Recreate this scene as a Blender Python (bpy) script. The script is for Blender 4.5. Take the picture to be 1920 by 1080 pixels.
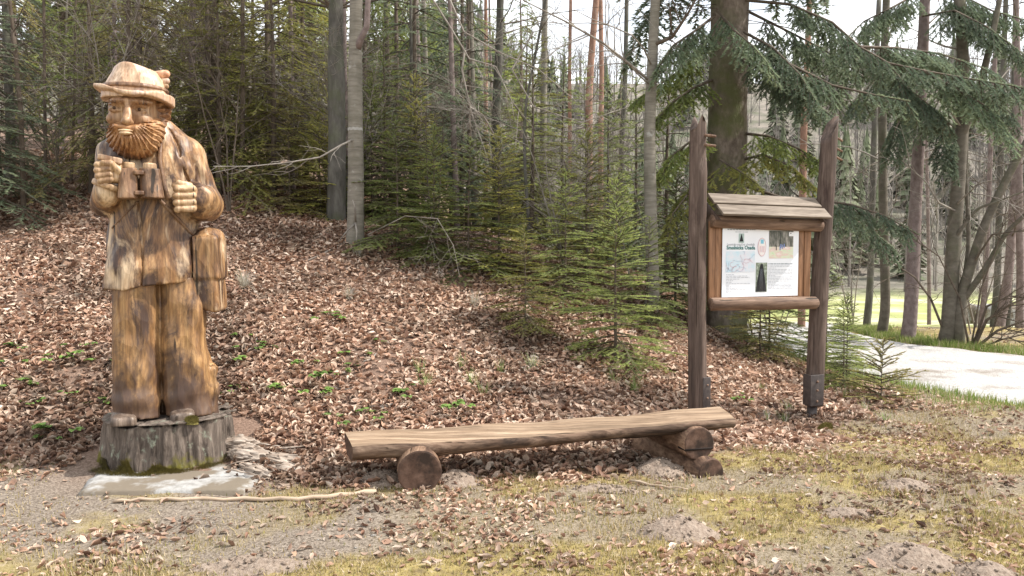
import bpy, bmesh, math, random
import numpy as np
from mathutils import Vector, Matrix

# ------------------------------------------------------------------ reset, camera, sky, sun
for o in list(bpy.data.objects):
    bpy.data.objects.remove(o)
scene = bpy.context.scene
COL = scene.collection
R = math.radians
random.seed(11)
rng = np.random.default_rng(11)

CAM_H, FPX, PITCH = 1.6, 1450.0, R(2.96)
cam_data = bpy.data.cameras.new('camera')
cam_data.sensor_width = 36.0
cam_data.lens = 36.0 * FPX / 1920.0
cam_data.clip_start = 0.05
cam_data.clip_end = 2000.0
cam = bpy.data.objects.new('camera', cam_data)
cam.location = (0, 0, CAM_H)
cam.rotation_euler = (R(90) - PITCH, 0, 0)
COL.objects.link(cam)
scene.camera = cam

SUN_EL, SUN_AZ = R(50), R(88)          # azimuth clockwise from +Y
world = bpy.data.worlds.new('World')
scene.world = world
world.use_nodes = True
wn, wl = world.node_tree.nodes, world.node_tree.links
for n in list(wn):
    wn.remove(n)
w_out = wn.new('ShaderNodeOutputWorld')
w_bg = wn.new('ShaderNodeBackground')
w_bg.inputs['Strength'].default_value = 0.135
w_sky = wn.new('ShaderNodeTexSky')
w_sky.sky_type = 'NISHITA'
w_sky.sun_disc = False
w_sky.sun_elevation = SUN_EL
w_sky.sun_rotation = SUN_AZ
w_sky.dust_density = 3.0
w_sky.air_density = 1.0
# thin bright spring cloud over the blue
w_tc = wn.new('ShaderNodeTexCoord')
w_map = wn.new('ShaderNodeMapping')
w_map.inputs['Scale'].default_value = (1.6, 1.6, 4.0)
w_noise = wn.new('ShaderNodeTexNoise')
w_noise.inputs['Scale'].default_value = 2.2
w_noise.inputs['Detail'].default_value = 7
w_ramp = wn.new('ShaderNodeValToRGB')
w_ramp.color_ramp.elements[0].position = 0.30
w_ramp.color_ramp.elements[0].color = (0.35, 0.35, 0.35, 1)
w_ramp.color_ramp.elements[1].position = 0.58
w_mix = wn.new('ShaderNodeMix')
w_mix.data_type = 'RGBA'
w_mix.inputs[7].default_value = (8.6, 8.8, 9.0, 1)
wl.new(w_tc.outputs['Generated'], w_map.inputs['Vector'])
wl.new(w_map.outputs['Vector'], w_noise.inputs['Vector'])
wl.new(w_noise.outputs['Fac'], w_ramp.inputs['Fac'])
wl.new(w_ramp.outputs['Color'], w_mix.inputs[0])
wl.new(w_sky.outputs['Color'], w_mix.inputs[6])
wl.new(w_mix.outputs[2], w_bg.inputs['Color'])
wl.new(w_bg.outputs['Background'], w_out.inputs['Surface'])

sun_data = bpy.data.lights.new('sun', 'SUN')
sun_data.energy = 4.2
sun_data.angle = R(1.2)
sun_data.color = (1.0, 0.95, 0.88)
sun = bpy.data.objects.new('sun', sun_data)
to_sun = Vector((math.sin(SUN_AZ) * math.cos(SUN_EL), math.cos(SUN_AZ) * math.cos(SUN_EL), math.sin(SUN_EL)))
sun.rotation_euler = to_sun.to_track_quat('Z', 'Y').to_euler()
sun.location = (6, -6, 12)
COL.objects.link(sun)

vs = scene.view_settings
vs.view_transform = 'Standard'
vs.look = 'None'
vs.gamma = 1.0
vs.use_curve_mapping = False
vs.exposure = 0.68

# ------------------------------------------------------------------ helpers
def tag(o, label=None, cat=None, group=None, kind=None):
    if label: o['label'] = label
    if cat: o['category'] = cat
    if group: o['group'] = group
    if kind: o['kind'] = kind
    return o

def thing(name, label, cat, loc=(0, 0, 0), rz=0.0, group=None):
    o = bpy.data.objects.new(name, None)
    o.empty_display_size = 0.1
    o.location = loc
    o.rotation_euler = (0, 0, rz)
    COL.objects.link(o)
    return tag(o, label, cat, group)

def link(name, mesh, parent=None, material=None):
    o = bpy.data.objects.new(name, mesh)
    if material is not None and len(mesh.materials) == 0:
        mesh.materials.append(material)
    COL.objects.link(o)
    if parent is not None:
        o.parent = parent
    return o

def np_mesh(name, V, quads=None, tris=None, material=None, col=None, smooth=False):
    V = np.asarray(V, dtype=np.float32).reshape(-1, 3)
    me = bpy.data.meshes.new(name)
    nq = 0 if quads is None else len(quads)
    nt = 0 if tris is None else len(tris)
    me.vertices.add(len(V))
    me.vertices.foreach_set('co', V.ravel())
    parts = []
    if nq: parts.append(np.asarray(quads, dtype=np.int32).ravel())
    if nt: parts.append(np.asarray(tris, dtype=np.int32).ravel())
    loops = np.concatenate(parts)
    me.loops.add(len(loops))
    me.loops.foreach_set('vertex_index', loops)
    me.polygons.add(nq + nt)
    starts = np.concatenate([np.arange(nq) * 4, nq * 4 + np.arange(nt) * 3]).astype(np.int32)
    me.polygons.foreach_set('loop_start', starts)
    if smooth:
        me.polygons.foreach_set('use_smooth', np.ones(nq + nt, dtype=bool))
    me.update(calc_edges=True)
    me.validate()
    if col is not None:
        at = me.attributes.new('col', 'FLOAT_COLOR', 'POINT')
        c = np.ones((len(V), 4), dtype=np.float32)
        c[:, :3] = col
        at.data.foreach_set('color', c.ravel())
    if material is not None:
        me.materials.append(material)
    return me

class MB:
    """collects boxes, tubes and sheets for one mesh"""
    def __init__(self):
        self.v, self.q, self.t = [], [], []
    def tube(self, pts, radii, sides=6, caps=True, squash=None):
        n = len(pts)
        pts = [Vector(p) for p in pts]
        base = len(self.v)
        u = None
        for i in range(n):
            d = (pts[min(i + 1, n - 1)] - pts[max(i - 1, 0)])
            if d.length < 1e-9: d = Vector((0, 0, 1))
            d.normalize()
            if u is None:
                a = Vector((0, 0, 1)) if abs(d.z) < 0.9 else Vector((1, 0, 0))
                u = d.cross(a).normalized()
            else:
                u = (u - d * u.dot(d))
                if u.length < 1e-6: u = d.orthogonal()
                u.normalize()
            w = d.cross(u)
            r = radii[i] if hasattr(radii, '__len__') else radii
            for k in range(sides):
                a = 2 * math.pi * k / sides
                p = pts[i] + u * (math.cos(a) * r) + w * (math.sin(a) * r)
                self.v.append((p.x, p.y, p.z))
        for i in range(n - 1):
            for k in range(sides):
                k2 = (k + 1) % sides
                a, b = base + i * sides, base + (i + 1) * sides
                self.q.append((a + k, a + k2, b + k2, b + k))
        if caps:
            for i, flip in ((0, True), (n - 1, False)):
                c = len(self.v)
                p = pts[i]
                self.v.append((p.x, p.y, p.z))
                b = base + i * sides
                for k in range(sides):
                    k2 = (k + 1) % sides
                    self.t.append((c, b + k2, b + k) if flip else (c, b + k, b + k2))
        return self
    def box(self, c, h, M=None):
        base = len(self.v)
        for sx in (-1, 1):
            for sy in (-1, 1):
                for sz in (-1, 1):
                    p = Vector((sx * h[0], sy * h[1], sz * h[2]))
                    if M is not None: p = M @ p
                    self.v.append((c[0] + p.x, c[1] + p.y, c[2] + p.z))
        for f in ((0, 1, 3, 2), (4, 6, 7, 5), (0, 4, 5, 1), (2, 3, 7, 6), (0, 2, 6, 4), (1, 5, 7, 3)):
            self.q.append(tuple(base + i for i in f))
        return self
    def mesh(self, name, material=None, smooth=False, bevel=0):
        me = np_mesh(name, np.array(self.v), self.q or None, self.t or None, None, None, smooth)
        if bevel:
            bm = bmesh.new(); bm.from_mesh(me)
            es = [e for e in bm.edges if len(e.link_faces) == 2 and e.calc_face_angle(0) > 0.7]
            bmesh.ops.bevel(bm, geom=es, offset=bevel, segments=2, affect='EDGES', profile=0.6)
            bm.to_mesh(me); bm.free()
        if material is not None: me.materials.append(material)
        return me

# value noise -------------------------------------------------------
def _hash(*a):
    h = np.zeros(a[0].shape, dtype=np.uint32)
    for i, c in enumerate(a):
        h = (h ^ (c.astype(np.int64).astype(np.uint32) * np.uint32([374761393, 668265263, 2147483647 - 58][i]))) * np.uint32(1274126177)
        h ^= h >> np.uint32(15)
    return (h & np.uint32(0xFFFF)).astype(np.float64) / 65535.0

def noise2(x, y):
    x = np.asarray(x, dtype=np.float64); y = np.asarray(y, dtype=np.float64)
    xi, yi = np.floor(x), np.floor(y)
    fx, fy = x - xi, y - yi
    fx = fx * fx * (3 - 2 * fx); fy = fy * fy * (3 - 2 * fy)
    xi = xi + 5000; yi = yi + 5000
    a, b = _hash(xi, yi), _hash(xi + 1, yi)
    c, d = _hash(xi, yi + 1), _hash(xi + 1, yi + 1)
    return (a * (1 - fx) + b * fx) * (1 - fy) + (c * (1 - fx) + d * fx) * fy

def noise3(x, y, z):
    xi, yi, zi = np.floor(x), np.floor(y), np.floor(z)
    fx, fy, fz = x - xi, y - yi, z - zi
    fx = fx * fx * (3 - 2 * fx); fy = fy * fy * (3 - 2 * fy); fz = fz * fz * (3 - 2 * fz)
    xi = xi + 5000; yi = yi + 5000; zi = zi + 5000
    out = 0
    for dx in (0, 1):
        for dy in (0, 1):
            for dz in (0, 1):
                w = (fx if dx else 1 - fx) * (fy if dy else 1 - fy) * (fz if dz else 1 - fz)
                out = out + w * _hash(xi + dx, yi + dy, zi + dz)
    return out

def fbm2(x, y, o=3):
    s, a, t = 0, 1.0, 0
    for i in range(o):
        s = s + a * noise2(x * 2 ** i + 17 * i, y * 2 ** i - 9 * i); t += a; a *= 0.5
    return s / t

# materials ----------------------------------------------------------
def new_mat(name):
    m = bpy.data.materials.new(name)
    m.use_nodes = True
    nt = m.node_tree
    b = nt.nodes['Principled BSDF']
    b.inputs['Specular IOR Level'].default_value = 0.25
    return m, nt, b

def ramp(nt, cols, pos=None):
    r = nt.nodes.new('ShaderNodeValToRGB')
    e = r.color_ramp.elements
    n = len(cols)
    pos = pos or [0.28 + 0.44 * i / (n - 1) for i in range(n)]
    while len(e) < n: e.new(0.5)
    for i in range(n):
        e[i].position = pos[i]
        e[i].color = tuple(cols[i]) + (1,)
    return r

def tex_noise(nt, scale, stretch=(1, 1, 1), detail=6, rough=0.6, coord='Object', dist=0.0):
    tc = nt.nodes.new('ShaderNodeTexCoord')
    mp = nt.nodes.new('ShaderNodeMapping')
    mp.inputs['Scale'].default_value = stretch
    nz = nt.nodes.new('ShaderNodeTexNoise')
    nz.inputs['Scale'].default_value = scale
    nz.inputs['Detail'].default_value = detail
    nz.inputs['Roughness'].default_value = rough
    nz.inputs['Distortion'].default_value = dist
    nt.links.new(tc.outputs[coord], mp.inputs['Vector'])
    nt.links.new(mp.outputs['Vector'], nz.inputs['Vector'])
    return nz

def mix_rgb(nt, fac, a, b, mode='MIX'):
    m = nt.nodes.new('ShaderNodeMix'); m.data_type = 'RGBA'; m.blend_type = mode
    for sock, v in ((m.inputs[0], fac), (m.inputs[6], a), (m.inputs[7], b)):
        if hasattr(v, 'is_linked') or hasattr(v, 'links'):
            nt.links.new(v, sock)
        elif isinstance(v, (int, float)):
            sock.default_value = v
        else:
            sock.default_value = tuple(v) + (1,)
    return m.outputs[2]

def surf(name, cols, scale=8, stretch=(1, 1, 1), rough=0.85, bump=0.4, bdist=0.01, patch=None, detail=8, dist=0.0, spec=0.25, patch2=None):
    """noise-driven colour with optional large patches ((colour, scale, lo, hi[, stretch]))"""
    m, nt, b = new_mat(name)
    nz = tex_noise(nt, scale, stretch, detail, 0.65, dist=dist)
    c = ramp(nt, cols)
    nt.links.new(nz.outputs['Fac'], c.inputs['Fac'])
    out = c.outputs['Color']
    for pt in (patch, patch2):
        if pt:
            pn = tex_noise(nt, pt[1], pt[4] if len(pt) > 4 else (1, 1, 1), 5, 0.6)
            pr = ramp(nt, [(0, 0, 0), (1, 1, 1)], [pt[2], pt[3]])
            nt.links.new(pn.outputs['Fac'], pr.inputs['Fac'])
            out = mix_rgb(nt, pr.outputs['Color'], out, pt[0])
    nt.links.new(out, b.inputs['Base Color'])
    b.inputs['Roughness'].default_value = rough
    b.inputs['Specular IOR Level'].default_value = spec
    if bump:
        bp = nt.nodes.new('ShaderNodeBump')
        bp.inputs['Strength'].default_value = bump
        bp.inputs['Distance'].default_value = bdist
        nt.links.new(nz.outputs['Fac'], bp.inputs['Height'])
        nt.links.new(bp.outputs['Normal'], b.inputs['Normal'])
    return m

def leafy(name, tint, trans=0.25, rough=0.6, var=0.35):
    """colour attribute 'col' times a tint, per-object variation, thin-leaf translucency"""
    m, nt, b = new_mat(name)
    at = nt.nodes.new('ShaderNodeAttribute'); at.attribute_name = 'col'
    oi = nt.nodes.new('ShaderNodeObjectInfo')
    rr = ramp(nt, [(1 - var, 1 - var, 1 - var), (1 + var * .6, 1 + var * .5, 1 + var * .2)], [0, 1])
    nt.links.new(oi.outputs['Random'], rr.inputs['Fac'])
    c = mix_rgb(nt, 1.0, at.outputs['Color'], tint, 'MULTIPLY')
    c = mix_rgb(nt, 1.0, c, rr.outputs['Color'], 'MULTIPLY')
    nt.links.new(c, b.inputs['Base Color'])
    b.inputs['Roughness'].default_value = rough
    tr = nt.nodes.new('ShaderNodeBsdfTranslucent')
    nt.links.new(c, tr.inputs['Color'])
    mx = nt.nodes.new('ShaderNodeMixShader')
    mx.inputs['Fac'].default_value = trans
    nt.links.new(b.outputs['BSDF'], mx.inputs[1])
    nt.links.new(tr.outputs['BSDF'], mx.inputs[2])
    nt.links.new(mx.outputs['Shader'], nt.nodes['Material Output'].inputs['Surface'])
    return m

# ------------------------------------------------------------------ terrain
ROAD = [(11.4, 1.0, 1.9), (9.3, 4.8, 1.8), (7.55, 7.9, 2.05), (6.2, 10.3, 1.8), (5.2, 12.6, 1.5), (5.05, 14.6, 1.45), (5.6, 17.0, 1.4), (6.8, 20.0, 1.4), (9.4, 25.0, 1.4)]
def road_curve(n=160):
    P = np.array(ROAD)
    t = np.linspace(0, len(P) - 1, n)
    i = np.clip(t.astype(int), 0, len(P) - 2); f = (t - i)[:, None]
    p0 = P[np.clip(i - 1, 0, len(P) - 1)]; p1 = P[i]; p2 = P[i + 1]; p3 = P[np.clip(i + 2, 0, len(P) - 1)]
    return 0.5 * ((2 * p1) + (-p0 + p2) * f + (2 * p0 - 5 * p1 + 4 * p2 - p3) * f ** 2 + (-p0 + 3 * p1 - 3 * p2 + p3) * f ** 3)
RC = road_curve()
def road_dist(x, y):
    """signed: <0 inside the road"""
    x = np.asarray(x, float); y = np.asarray(y, float)
    shp = x.shape
    x = x.ravel(); y = y.ravel()
    out = np.full(x.shape, 50.0)
    near = (x > 1) & (x < 20) & (y > -3) & (y < 32)
    if near.any():
        xs, ys = x[near], y[near]
        best = np.full(xs.shape, 1e9)
        for c in RC[::2]:
            best = np.minimum(best, np.hypot(xs - c[0], ys - c[1]) - c[2])
        out[near] = best
    return out.reshape(shp)

def sstep(a, b, v):
    t = np.clip((v - a) / (b - a), 0, 1)
    return t * t * (3 - 2 * t)

def ground_base(x, y):
    x = np.asarray(x, float); y = np.asarray(y, float)
    s = np.interp(x, [-9, -3.5, -2, 0, 1.8, 2.9, 3.6, 4.3], [.43, .41, .37, .33, .26, .15, .06, 0])
    f = np.interp(x, [-9, -3, 0, 2, 3, 4.3], [5.3, 5.5, 5.95, 7.0, 7.9, 8.4])
    t = y - f
    rise = 0.5 * (t + np.sqrt(t * t + 0.25)) - 0.02
    cap = np.interp(x, [-9, -3, 0, 2, 4.3], [6.2, 5.6, 5.2, 4.8, 6.5])
    k = 0.8
    h = np.clip(0.5 + 0.5 * (cap - rise) / k, 0, 1)
    low = cap * (1 - h) + rise * h - k * h * (1 - h)
    z = s * low
    p = np.interp(x, [-8, -3, 0, 4], [.20, .12, -.05, -.085])
    z = z + p * np.clip(t - cap, 0, 26) - .085 * np.exp(-((x - 3.0) ** 2 / 1.2 + (y - 7.3) ** 2 / .8))
    z = z + 47 * sstep(58, 215, y) + 0.0 * x
    return z

def ground_z(x, y, fine=True):
    x = np.asarray(x, float); y = np.asarray(y, float)
    z = ground_base(x, y)
    if fine:
        rd = road_dist(x, y)
        k = sstep(0.1, 0.9, rd) * np.clip(1.3 - y / 60, 0, 1)
        slope = sstep(5.2, 7.0, y)
        z = z + k * ((fbm2(x * 0.9, y * 0.9) - .5) * (0.07 + 0.16 * slope) + (noise2(x * 5.1, y * 5.1) - .5) * 0.025)
        z = z - 0.07 * (1 - sstep(-0.25, 0.15, rd))
    return z

def gz(x, y):
    return float(ground_z(np.array([x]), np.array([y]))[0])

def ray(px, py):
    u, v = (px - 960) / FPX, (540 - py) / FPX
    c, s = math.cos(PITCH), math.sin(PITCH)
    return Vector((u, c + v * s, -s + v * c))

def at(px, py, Y):
    d = ray(px, py)
    t = Y / d.y
    return Vector((d.x * t, Y, CAM_H + d.z * t))

def hit(px, py):
    d = ray(px, py)
    t = np.linspace(2.5, 80, 9000)
    g = ground_z(d.x * t, d.y * t)
    below = np.nonzero(CAM_H + d.z * t < g)[0]
    i = below[0] if len(below) else len(t) - 1
    return Vector((d.x * t[i], d.y * t[i], float(g[i])))

def axis(lo, dlo, dhi, hi, step, grow):
    a = list(np.arange(dlo, dhi, step))
    s = step; v = a[-1]
    while v < hi: s *= grow; v += s; a.append(v)
    s = step; v = a[0]; pre = []
    while v > lo: s *= grow; v -= s; pre.append(v)
    return np.array(pre[::-1] + a)
gx = axis(-260, -5.2, 7.0, 300, 0.075, 1.13)
gy = axis(-40, 3.2, 13.0, 420, 0.075, 1.10)
GX, GY = np.meshgrid(gx, gy, indexing='ij')
GZ = ground_z(GX, GY)
nx, ny = GX.shape
I = np.arange(nx * ny).reshape(nx, ny)
quads = np.stack([I[:-1, :-1], I[1:, :-1], I[1:, 1:], I[:-1, 1:]], -1).reshape(-1, 4)

def litter_w(x, y):
    """1 where beech litter carpets the ground, 0 on the turf"""
    f = np.interp(x, [-9, -3, -1, 0, 1.2, 2, 3, 4.3, 5], [5.2, 5.3, 5.05, 5.2, 5.6, 6.2, 6.9, 8.5, 10.0])
    w = sstep(-0.35, 0.35, y - f + (fbm2(x * 1.7, y * 1.7) - .5) * 1.1)
    return w * sstep(0.1, 0.7, road_dist(x, y) - 0.1) * (1 - sstep(3.8, 5.0, x + (noise2(x * 2, y * 2) - .5)))
def soil_w(x, y):
    a = sstep(0.50, 0.64, fbm2(x * 1.3 + 3, y * 1.9 + 8))
    left = sstep(-0.4, -1.8, x) * sstep(3.3, 4.2, y)
    return np.clip(a * 0.8 + left * (0.35 + 0.65 * sstep(.40, .55, fbm2(x * 2.1, y * 2.9))), 0, 1)
mask = np.zeros((nx * ny, 3), np.float32)
lw = litter_w(GX, GY); sw = soil_w(GX, GY)
valley = sstep(15.5, 19, GY) * sstep(2.0, 6.0, GX - (GY - 14) * 0.05) * (1 - sstep(50, 62, GY)) + 2 * sstep(52, 66, GY)
hillm = sstep(52, 66, GY)
mask[:, 0] = lw.ravel(); mask[:, 1] = sw.ravel(); mask[:, 2] = valley.ravel()

m_ground, nt, b = new_mat('ground_soil')
att = nt.nodes.new('ShaderNodeAttribute'); att.attribute_name = 'col'
sep = nt.nodes.new('ShaderNodeSeparateColor')
nt.links.new(att.outputs['Color'], sep.inputs['Color'])
n1 = tex_noise(nt, 9, detail=9, rough=.7); n2 = tex_noise(nt, 60, detail=6, rough=.7); n3 = tex_noise(nt, 2.2, detail=6)
turf = ramp(nt, [(.12, .088, .05), (.24, .185, .08), (.31, .245, .09), (.42, .335, .235)], [.34, .45, .55, .66])
nt.links.new(n1.outputs['Fac'], turf.inputs['Fac'])
soil = ramp(nt, [(.08, .062, .048), (.20, .162, .127), (.34, .288, .235)], [.36, .5, .66])
nt.links.new(n2.outputs['Fac'], soil.inputs['Fac'])
duff = ramp(nt, [(.09, .058, .042), (.20, .13, .095), (.32, .22, .165)])
nt.links.new(n2.outputs['Fac'], duff.inputs['Fac'])
mead = ramp(nt, [(.22, .245, .085), (.31, .325, .13), (.48, .46, .34)], [.35, .48, .62])
n4 = tex_noise(nt, 0.22, detail=8)
nt.links.new(n4.outputs['Fac'], mead.inputs['Fac'])
c1 = mix_rgb(nt, sep.outputs['Green'], turf.outputs['Color'], soil.outputs['Color'])
c2 = mix_rgb(nt, sep.outputs['Red'], c1, duff.outputs['Color'])
c3 = mix_rgb(nt, sep.outputs['Blue'], c2, mead.outputs['Color'])
hsub = nt.nodes.new('ShaderNodeMath'); hsub.operation = 'SUBTRACT'; hsub.inputs[1].default_value = 1.0; hsub.use_clamp = True
nt.links.new(sep.outputs['Blue'], hsub.inputs[0])
hillc = ramp(nt, [(.11, .115, .075), (.17, .155, .125), (.25, .215, .185)], [.35, .5, .65])
nt.links.new(n4.outputs['Fac'], hillc.inputs['Fac'])
c3 = mix_rgb(nt, hsub.outputs['Value'], c3, hillc.outputs['Color'])
nt.links.new(c3, b.inputs['Base Color'])
b.inputs['Roughness'].default_value = .95
bp = nt.nodes.new('ShaderNodeBump'); bp.inputs['Strength'].default_value = .7; bp.inputs['Distance'].default_value = .02
nt.links.new(n2.outputs['Fac'], bp.inputs['Height']); nt.links.new(bp.outputs['Normal'], b.inputs['Normal'])
ground = link('ground', np_mesh('ground', np.stack([GX, GY, GZ], -1), quads, None, m_ground, mask, True))
tag(ground, kind='structure')

# gravel road
m_road = surf('road_gravel', [(.30, .285, .265), (.47, .45, .43), (.62, .60, .58)], 34, bump=.9, bdist=.03, patch=((.26, .225, .19), 1.3, .52, .70, (1, 1, 1)))
rv = []
for i in range(len(RC)):
    t = RC[min(i + 1, len(RC) - 1)] - RC[max(i - 1, 0)]
    nrm = np.array([-t[1], t[0]]) / np.hypot(t[0], t[1])
    for k in range(15):
        s = (k / 7 - 1)
        p = RC[i, :2] + nrm * s * (RC[i, 2] + .08 * noise2(i * .3, k * 3.1))
        rv.append((p[0], p[1], s))
rv = np.array(rv)
rz = ground_base(rv[:, 0], rv[:, 1]) + 0.012 + 0.035 * (1 - rv[:, 2] ** 2) - .05 * (np.abs(rv[:, 2]) > .95) + (noise2(rv[:, 0] * 3, rv[:, 1] * 3) - .5) * .02
J = np.arange(len(RC) * 15).reshape(len(RC), 15)
rq = np.stack([J[:-1, :-1], J[:-1, 1:], J[1:, 1:], J[1:, :-1]], -1).reshape(-1, 4)
road = link('road', np_mesh('road', np.column_stack([rv[:, 0], rv[:, 1], rz]), rq, None, m_road, None, True))
tag(road, kind='structure')
# ------------------------------------------------------------------ signed-distance carving
def surface_nets(f, lo, res):
    neg = f < 0
    mn = neg[:-1, :-1, :-1].astype(np.int8)
    cnt = mn.copy()
    for dx in (0, 1):
        for dy in (0, 1):
            for dz in (0, 1):
                if dx or dy or dz:
                    sl = neg[dx:f.shape[0] - 1 + dx, dy:f.shape[1] - 1 + dy, dz:f.shape[2] - 1 + dz]
                    cnt = cnt + sl
    act = np.argwhere((cnt > 0) & (cnt < 8))
    idx = np.full(cnt.shape, -1, np.int64)
    idx[act[:, 0], act[:, 1], act[:, 2]] = np.arange(len(act))
    pos = np.zeros((len(act), 3)); num = np.zeros(len(act))
    cs = [(0, 0, 0), (1, 0, 0), (0, 1, 0), (1, 1, 0), (0, 0, 1), (1, 0, 1), (0, 1, 1), (1, 1, 1)]
    fv = [f[act[:, 0] + c[0], act[:, 1] + c[1], act[:, 2] + c[2]] for c in cs]
    for a in range(8):
        for b_ in range(a + 1, 8):
            if sum(abs(cs[a][i] - cs[b_][i]) for i in range(3)) == 1:
                cr = (fv[a] < 0) != (fv[b_] < 0)
                t = np.where(cr, fv[a] / np.where(cr, fv[a] - fv[b_], 1), 0)
                p = np.array(cs[a])[None] + t[:, None] * (np.array(cs[b_]) - np.array(cs[a]))[None]
                pos += p * cr[:, None]; num += cr
    V = (act + pos / num[:, None]) * res + np.array(lo)
    Q = []
    for ax in range(3):
        o1, o2 = [(1, 2), (2, 0), (0, 1)][ax]
        n = list(f.shape); n[ax] -= 1
        sl_a = [slice(0, n[0]), slice(0, n[1]), slice(0, n[2])]
        sl_b = list(sl_a); sl_b[ax] = slice(1, f.shape[ax])
        a = neg[tuple(sl_a)]; c = neg[tuple(sl_b)]
        e = np.argwhere(a != c)
        e = e[(e[:, o1] > 0) & (e[:, o2] > 0) & (e[:, o1] < f.shape[o1] - 1) & (e[:, o2] < f.shape[o2] - 1)]
        def cell(d1, d2):
            g = e.copy(); g[:, o1] += d1; g[:, o2] += d2
            return idx[g[:, 0], g[:, 1], g[:, 2]]
        q = np.stack([cell(-1, -1), cell(0, -1), cell(0, 0), cell(-1, 0)], -1)
        flip = ~a[e[:, 0], e[:, 1], e[:, 2]]
        q[flip] = q[flip][:, ::-1]
        Q.append(q)
    Q = np.concatenate(Q)
    return V, Q[(Q >= 0).all(1)]

def carve(fn, lo, hi, res):
    ax = [np.arange(lo[i], hi[i] + res, res) for i in range(3)]
    P = np.meshgrid(*ax, indexing='ij')
    return surface_nets(fn(*P), lo, res)

def smin(a, b, k):
    h = np.clip(0.5 + 0.5 * (b - a) / k, 0, 1)
    return b * (1 - h) + a * h - k * h * (1 - h)
def smax(a, b, k): return -smin(-a, -b, k)
def ell(x, y, z, c, r):
    q = np.sqrt(((x - c[0]) / r[0]) ** 2 + ((y - c[1]) / r[1]) ** 2 + ((z - c[2]) / r[2]) ** 2)
    return (q - 1) * min(r)
def cone(x, y, z, a, b, ra, rb):
    a, b = np.array(a, float), np.array(b, float)
    ba = b - a; L = (ba ** 2).sum()
    t = np.clip(((x - a[0]) * ba[0] + (y - a[1]) * ba[1] + (z - a[2]) * ba[2]) / L, 0, 1)
    d = np.sqrt((x - a[0] - t * ba[0]) ** 2 + (y - a[1] - t * ba[1]) ** 2 + (z - a[2] - t * ba[2]) ** 2)
    return d - (ra + (rb - ra) * t)
def rbox(x, y, z, c, h, r, rot=0.0, tilt=0.0):
    X, Y, Z = x - c[0], y - c[1], z - c[2]
    if rot:
        X, Y = X * math.cos(rot) + Y * math.sin(rot), -X * math.sin(rot) + Y * math.cos(rot)
    if tilt:
        X, Z = X * math.cos(tilt) + Z * math.sin(tilt), -X * math.sin(tilt) + Z * math.cos(tilt)
    qx, qy, qz = np.abs(X) - h[0] + r, np.abs(Y) - h[1] + r, np.abs(Z) - h[2] + r
    return np.sqrt(np.maximum(qx, 0) ** 2 + np.maximum(qy, 0) ** 2 + np.maximum(qz, 0) ** 2) + np.minimum(np.maximum(qx, np.maximum(qy, qz)), 0) - r
def loft(x, y, z, st, n=2.2):
    st = np.array(sorted(st))
    g = [np.interp(z, st[:, 0], st[:, i]) for i in range(1, 5)]
    q = (np.abs((x - g[0]) / g[2]) ** n + np.abs((y - g[1]) / g[3]) ** n) ** (1 / n)
    d = (q - 1) * np.minimum(g[2], g[3])
    return np.maximum(d, np.maximum(st[0, 0] - z, z - st[-1, 0]))
def cuts(x, y, z, s, amp):
    return amp * (noise3(x * s, y * s, z * s * .6) - .5) + amp * .5 * (noise3(x * s * 2.3 + 9, y * s * 2.3, z * s) - .5)

# ------------------------------------------------------------------ carved figure, modelled in its own frame
ST_Y, ST_X = 5.65, (312 - 960) / FPX * 5.65
def fx(px, yl=0.0): return (px - 312) / (281 * 5.65 / (5.65 + .914 * yl))
def fz(py, yl=0.0): return CAM_H - (py - 465) * (5.65 + .914 * yl) / FPX
def pt(px, py, yl): return (fx(px, yl), yl, fz(py, yl))

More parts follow.
